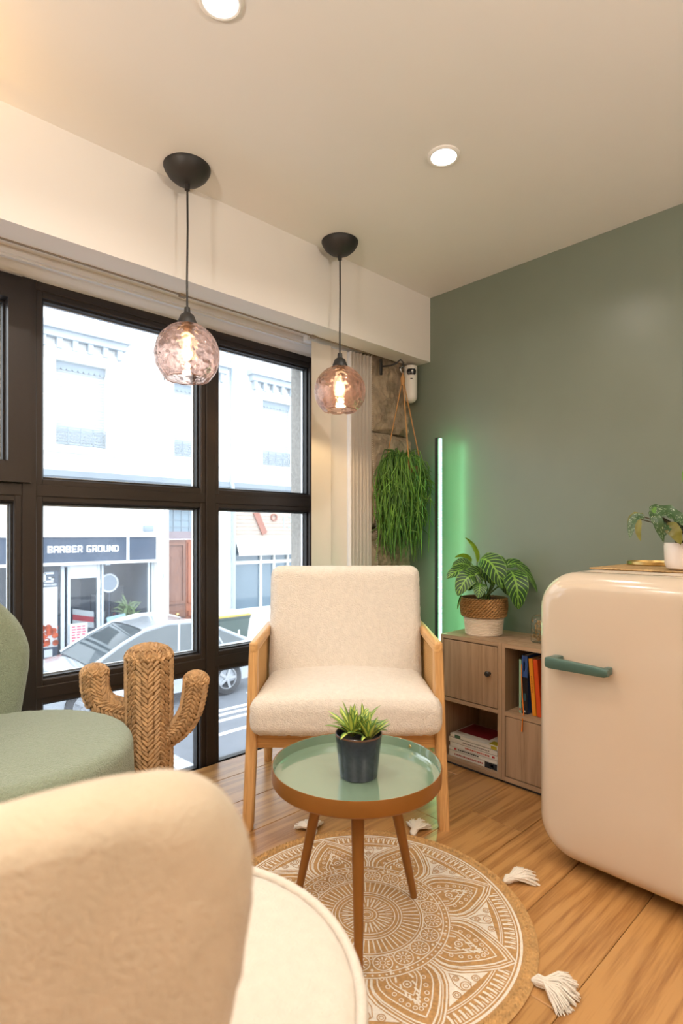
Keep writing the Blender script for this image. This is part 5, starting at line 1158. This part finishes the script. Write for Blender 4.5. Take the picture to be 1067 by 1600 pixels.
def car(label, ox, oy, length, paintc, flip=1):
    """small hatchback, nose towards -x; ox = rear end x, oy = near side y"""
    t = thing('car', label, 'car', (ox, oy, SZ), 0)
    body = mat('car_paint_'+paintc, srgb(paintc), 0.2, metal=0.3, coat=0.8); gl = mat('car_glass', (0.06, 0.08, 0.09), 0.05, coat=0.5); ty = mat('tyre', (0.02, 0.02, 0.022), 0.8)
    Wd = 1.70
    # lower body: side profile lofted across the width
    prof = [(0.0, 0.36), (-0.04, 0.60), (-0.02, 0.86), (-0.10, 0.98), (-0.9, 0.96), (-2.6, 0.93), (-3.0, 0.90), (-3.75, 0.78), (-4.02, 0.62), (-4.08, 0.40), (-4.0, 0.26), (-2.0, 0.22), (-0.1, 0.24)]
    prof = [(x*length/4.08, z) for x, z in prof]
    def loft(pts, ws):
        m = MB(); n = len(pts); vs = []
        for (f, sh) in ws: vs += [(p[0]*(1-sh*0.02), f*Wd, p[1] - sh*0.03*(p[1] > .5)) for p in pts]
        m.add(vs, [(j*n+k, j*n+(k+1) % n, (j+1)*n+(k+1) % n, (j+1)*n+k) for j in range(len(ws)-1) for k in range(n)] + [tuple(range(n)), tuple(range((len(ws)-1)*n, len(ws)*n))]); return m
    loft(prof, [(0.0, 1.6), (0.03, 0.4), (0.2, 0), (0.5, -0.4), (0.8, 0), (0.97, 0.4), (1.0, 1.6)]).build('body', body, t, ang=40)
    k = length/4.08
    cab = [(-0.15*k, 0.93), (-0.50*k, 1.10), (-0.90*k, 1.29), (-1.35*k, 1.41), (-1.80*k, 1.43), (-2.25*k, 1.36), (-2.65*k, 1.18), (-3.15*k, 0.90)]
    m = MB(); n = len(cab); vs = []
    for (f, ins, dz) in ((0.035, 0.0, 0), (0.06, 0.0, 0), (0.5, 0.0, 0.03), (0.94, 0, 0), (0.965, 0, 0)):
        for (x, z) in cab:
            h = (z-0.9)/0.54; y = f*Wd + (0.5-f)*0.5*h*0.42*Wd*0.6; vs.append((x, y, z + dz*h))
    m.add(vs, [(j*n+q, j*n+q+1, (j+1)*n+q+1, (j+1)*n+q) for j in range(4) for q in range(n-1)] + [tuple(range(n)), tuple(range(4*n, 5*n))]); m.build('glasshouse', gl, t, ang=40)
    # roof skin and pillars
    m = MB(); rf = [p for p in cab if p[1] > 1.28]; n = len(rf); vs = []
    for f in (0.05, 0.2, 0.5, 0.8, 0.95):
        for (x, z) in rf: h = (z-0.9)/0.54; y = f*Wd + (0.5-f)*0.5*h*0.42*Wd*0.6; vs.append((x, y, z+0.008 + (0.03 if f == .5 else 0.018 if 0.1 < f < 0.9 else 0)))
    m.add(vs, [(j*n+q, j*n+q+1, (j+1)*n+q+1, (j+1)*n+q) for j in range(4) for q in range(n-1)]); m.build('roof', body, t, ang=60)
    for f in (0.045, 0.955):
        pp_ = MB()
        def sp(x, z): h = (z-0.9)/0.54; return (x, f*Wd + (0.5-f)*0.5*h*0.42*Wd*0.6, z+0.004)
        pp_.tube([sp(x, z) for x, z in cab], 0.032, 6); pp_.tube([sp(-1.65*k, 0.94), sp(-1.6*k, 1.42)], 0.03, 6); pp_.tube([sp(-0.75*k, 0.95), sp(-0.95*k, 1.30)], 0.025, 6); pp_.build('pillar', body, t)
        MB().tube([sp(-0.95*k, 1.33), sp(-1.35*k, 1.45), sp(-1.80*k, 1.465), sp(-2.2*k, 1.39)], 0.016, 6).build('roof_rail', silver, t)
    for f, sgn in ((0.02, -1), (0.98, 1)):
        for x in (-0.72*k, -3.28*k):
            wb_ = MB().lathe([(0.20, -0.09), (0.29, -0.1), (0.315, -0.07), (0.315, 0.07), (0.29, 0.1), (0.20, 0.09), (0.20, -0.09)], 28, (x, f*Wd, 0.315), Matrix.Rotation(R(90), 4, 'X')).build('wheel', ty, t)
            sp_m = MB(); sp_m.lathe([(0.185, -0.085), (0.215, -0.085), (0.215, 0.085), (0.185, 0.085), (0.185, -0.085)], 28, (x, f*Wd, 0.315), Matrix.Rotation(R(90), 4, 'X')); sp_m.lathe([(0.0001, -0.08), (0.05, -0.08), (0.05, 0.08), (0.0001, 0.08)], 12, (x, f*Wd, 0.315), Matrix.Rotation(R(90), 4, 'X'))
            for q in range(5):
                a = 2*PI*q/5; sp_m.box((x+0.11*math.cos(a), f*Wd, 0.315+0.11*math.sin(a)), (0.17, 0.15, 0.05), Matrix.Rotation(-a, 4, 'Y'))
            sp_m.build('rim', silver, wb_)
    MB().rbox((0.01, 0.16, 0.80), (0.05, 0.22, 0.14), 0.02, 2).build('tail_light', mat('tail_light', srgb('#c23a3a'), 0.3), t); MB().rbox((0.01, Wd-0.16, 0.80), (0.05, 0.22, 0.14), 0.02, 2).build('tail_light', MATS['tail_light'], t)
    for y in (0.2, Wd-0.2): MB().rbox((-3.92*k, y, 0.66), (0.16, 0.3, 0.12), 0.04, 2).build('headlight', alu, t)
    return t
car('silver hatchback parked below the barber shop', 6.50, 9.28, 4.1, '#b9c0c8')
car('pale silver car parked right under the window', 2.62, 3.30, 4.1, '#c8cad6')
bn = thing('wheelie_bin', 'grey green wheelie bin with a yellow rimmed lid on the far pavement', 'bin', (7.05, 11.30, SZ+0.13), 0)
m = MB(); vs = []
for (z, hx, hy) in ((0.03, 0.30, 0.26), (0.95, 0.40, 0.34), (1.0, 0.42, 0.36), (1.03, 0.42, 0.36)): vs += [(-hx, -hy, z), (hx, -hy, z), (hx, hy, z), (-hx, hy, z)]
m.add(vs, [(j*4+k, j*4+(k+1) % 4, (j+1)*4+(k+1) % 4, (j+1)*4+k) for j in range(3) for k in range(4)] + [(3, 2, 1, 0), (12, 13, 14, 15)]); m.build('body', mat('bin_green', srgb('#54645f'), 0.5), bn, smooth=False)
MB().rbox((0, 0, 1.045), (0.88, 0.76, 0.03), 0.012, 2).build('lid_rim', mat('bin_yellow', srgb('#d9b24a'), 0.5), bn); MB().rbox((0, 0, 1.085), (0.80, 0.68, 0.06), 0.03, 3).build('lid', mat('bin_lid', srgb('#d8d6cc'), 0.5), bn)
MB().rbox((0.12, -0.31, 0.7), (0.05, 0.02, 0.4), 0.005, 1).build('sticker', lw_, bn)
for x in (-0.2, 0.2): MB().tube([(x-0.03, 0.28, 0.09), (x+0.03, 0.28, 0.09)], 0.09, 14).build('wheel', MATS['tyre'], bn)
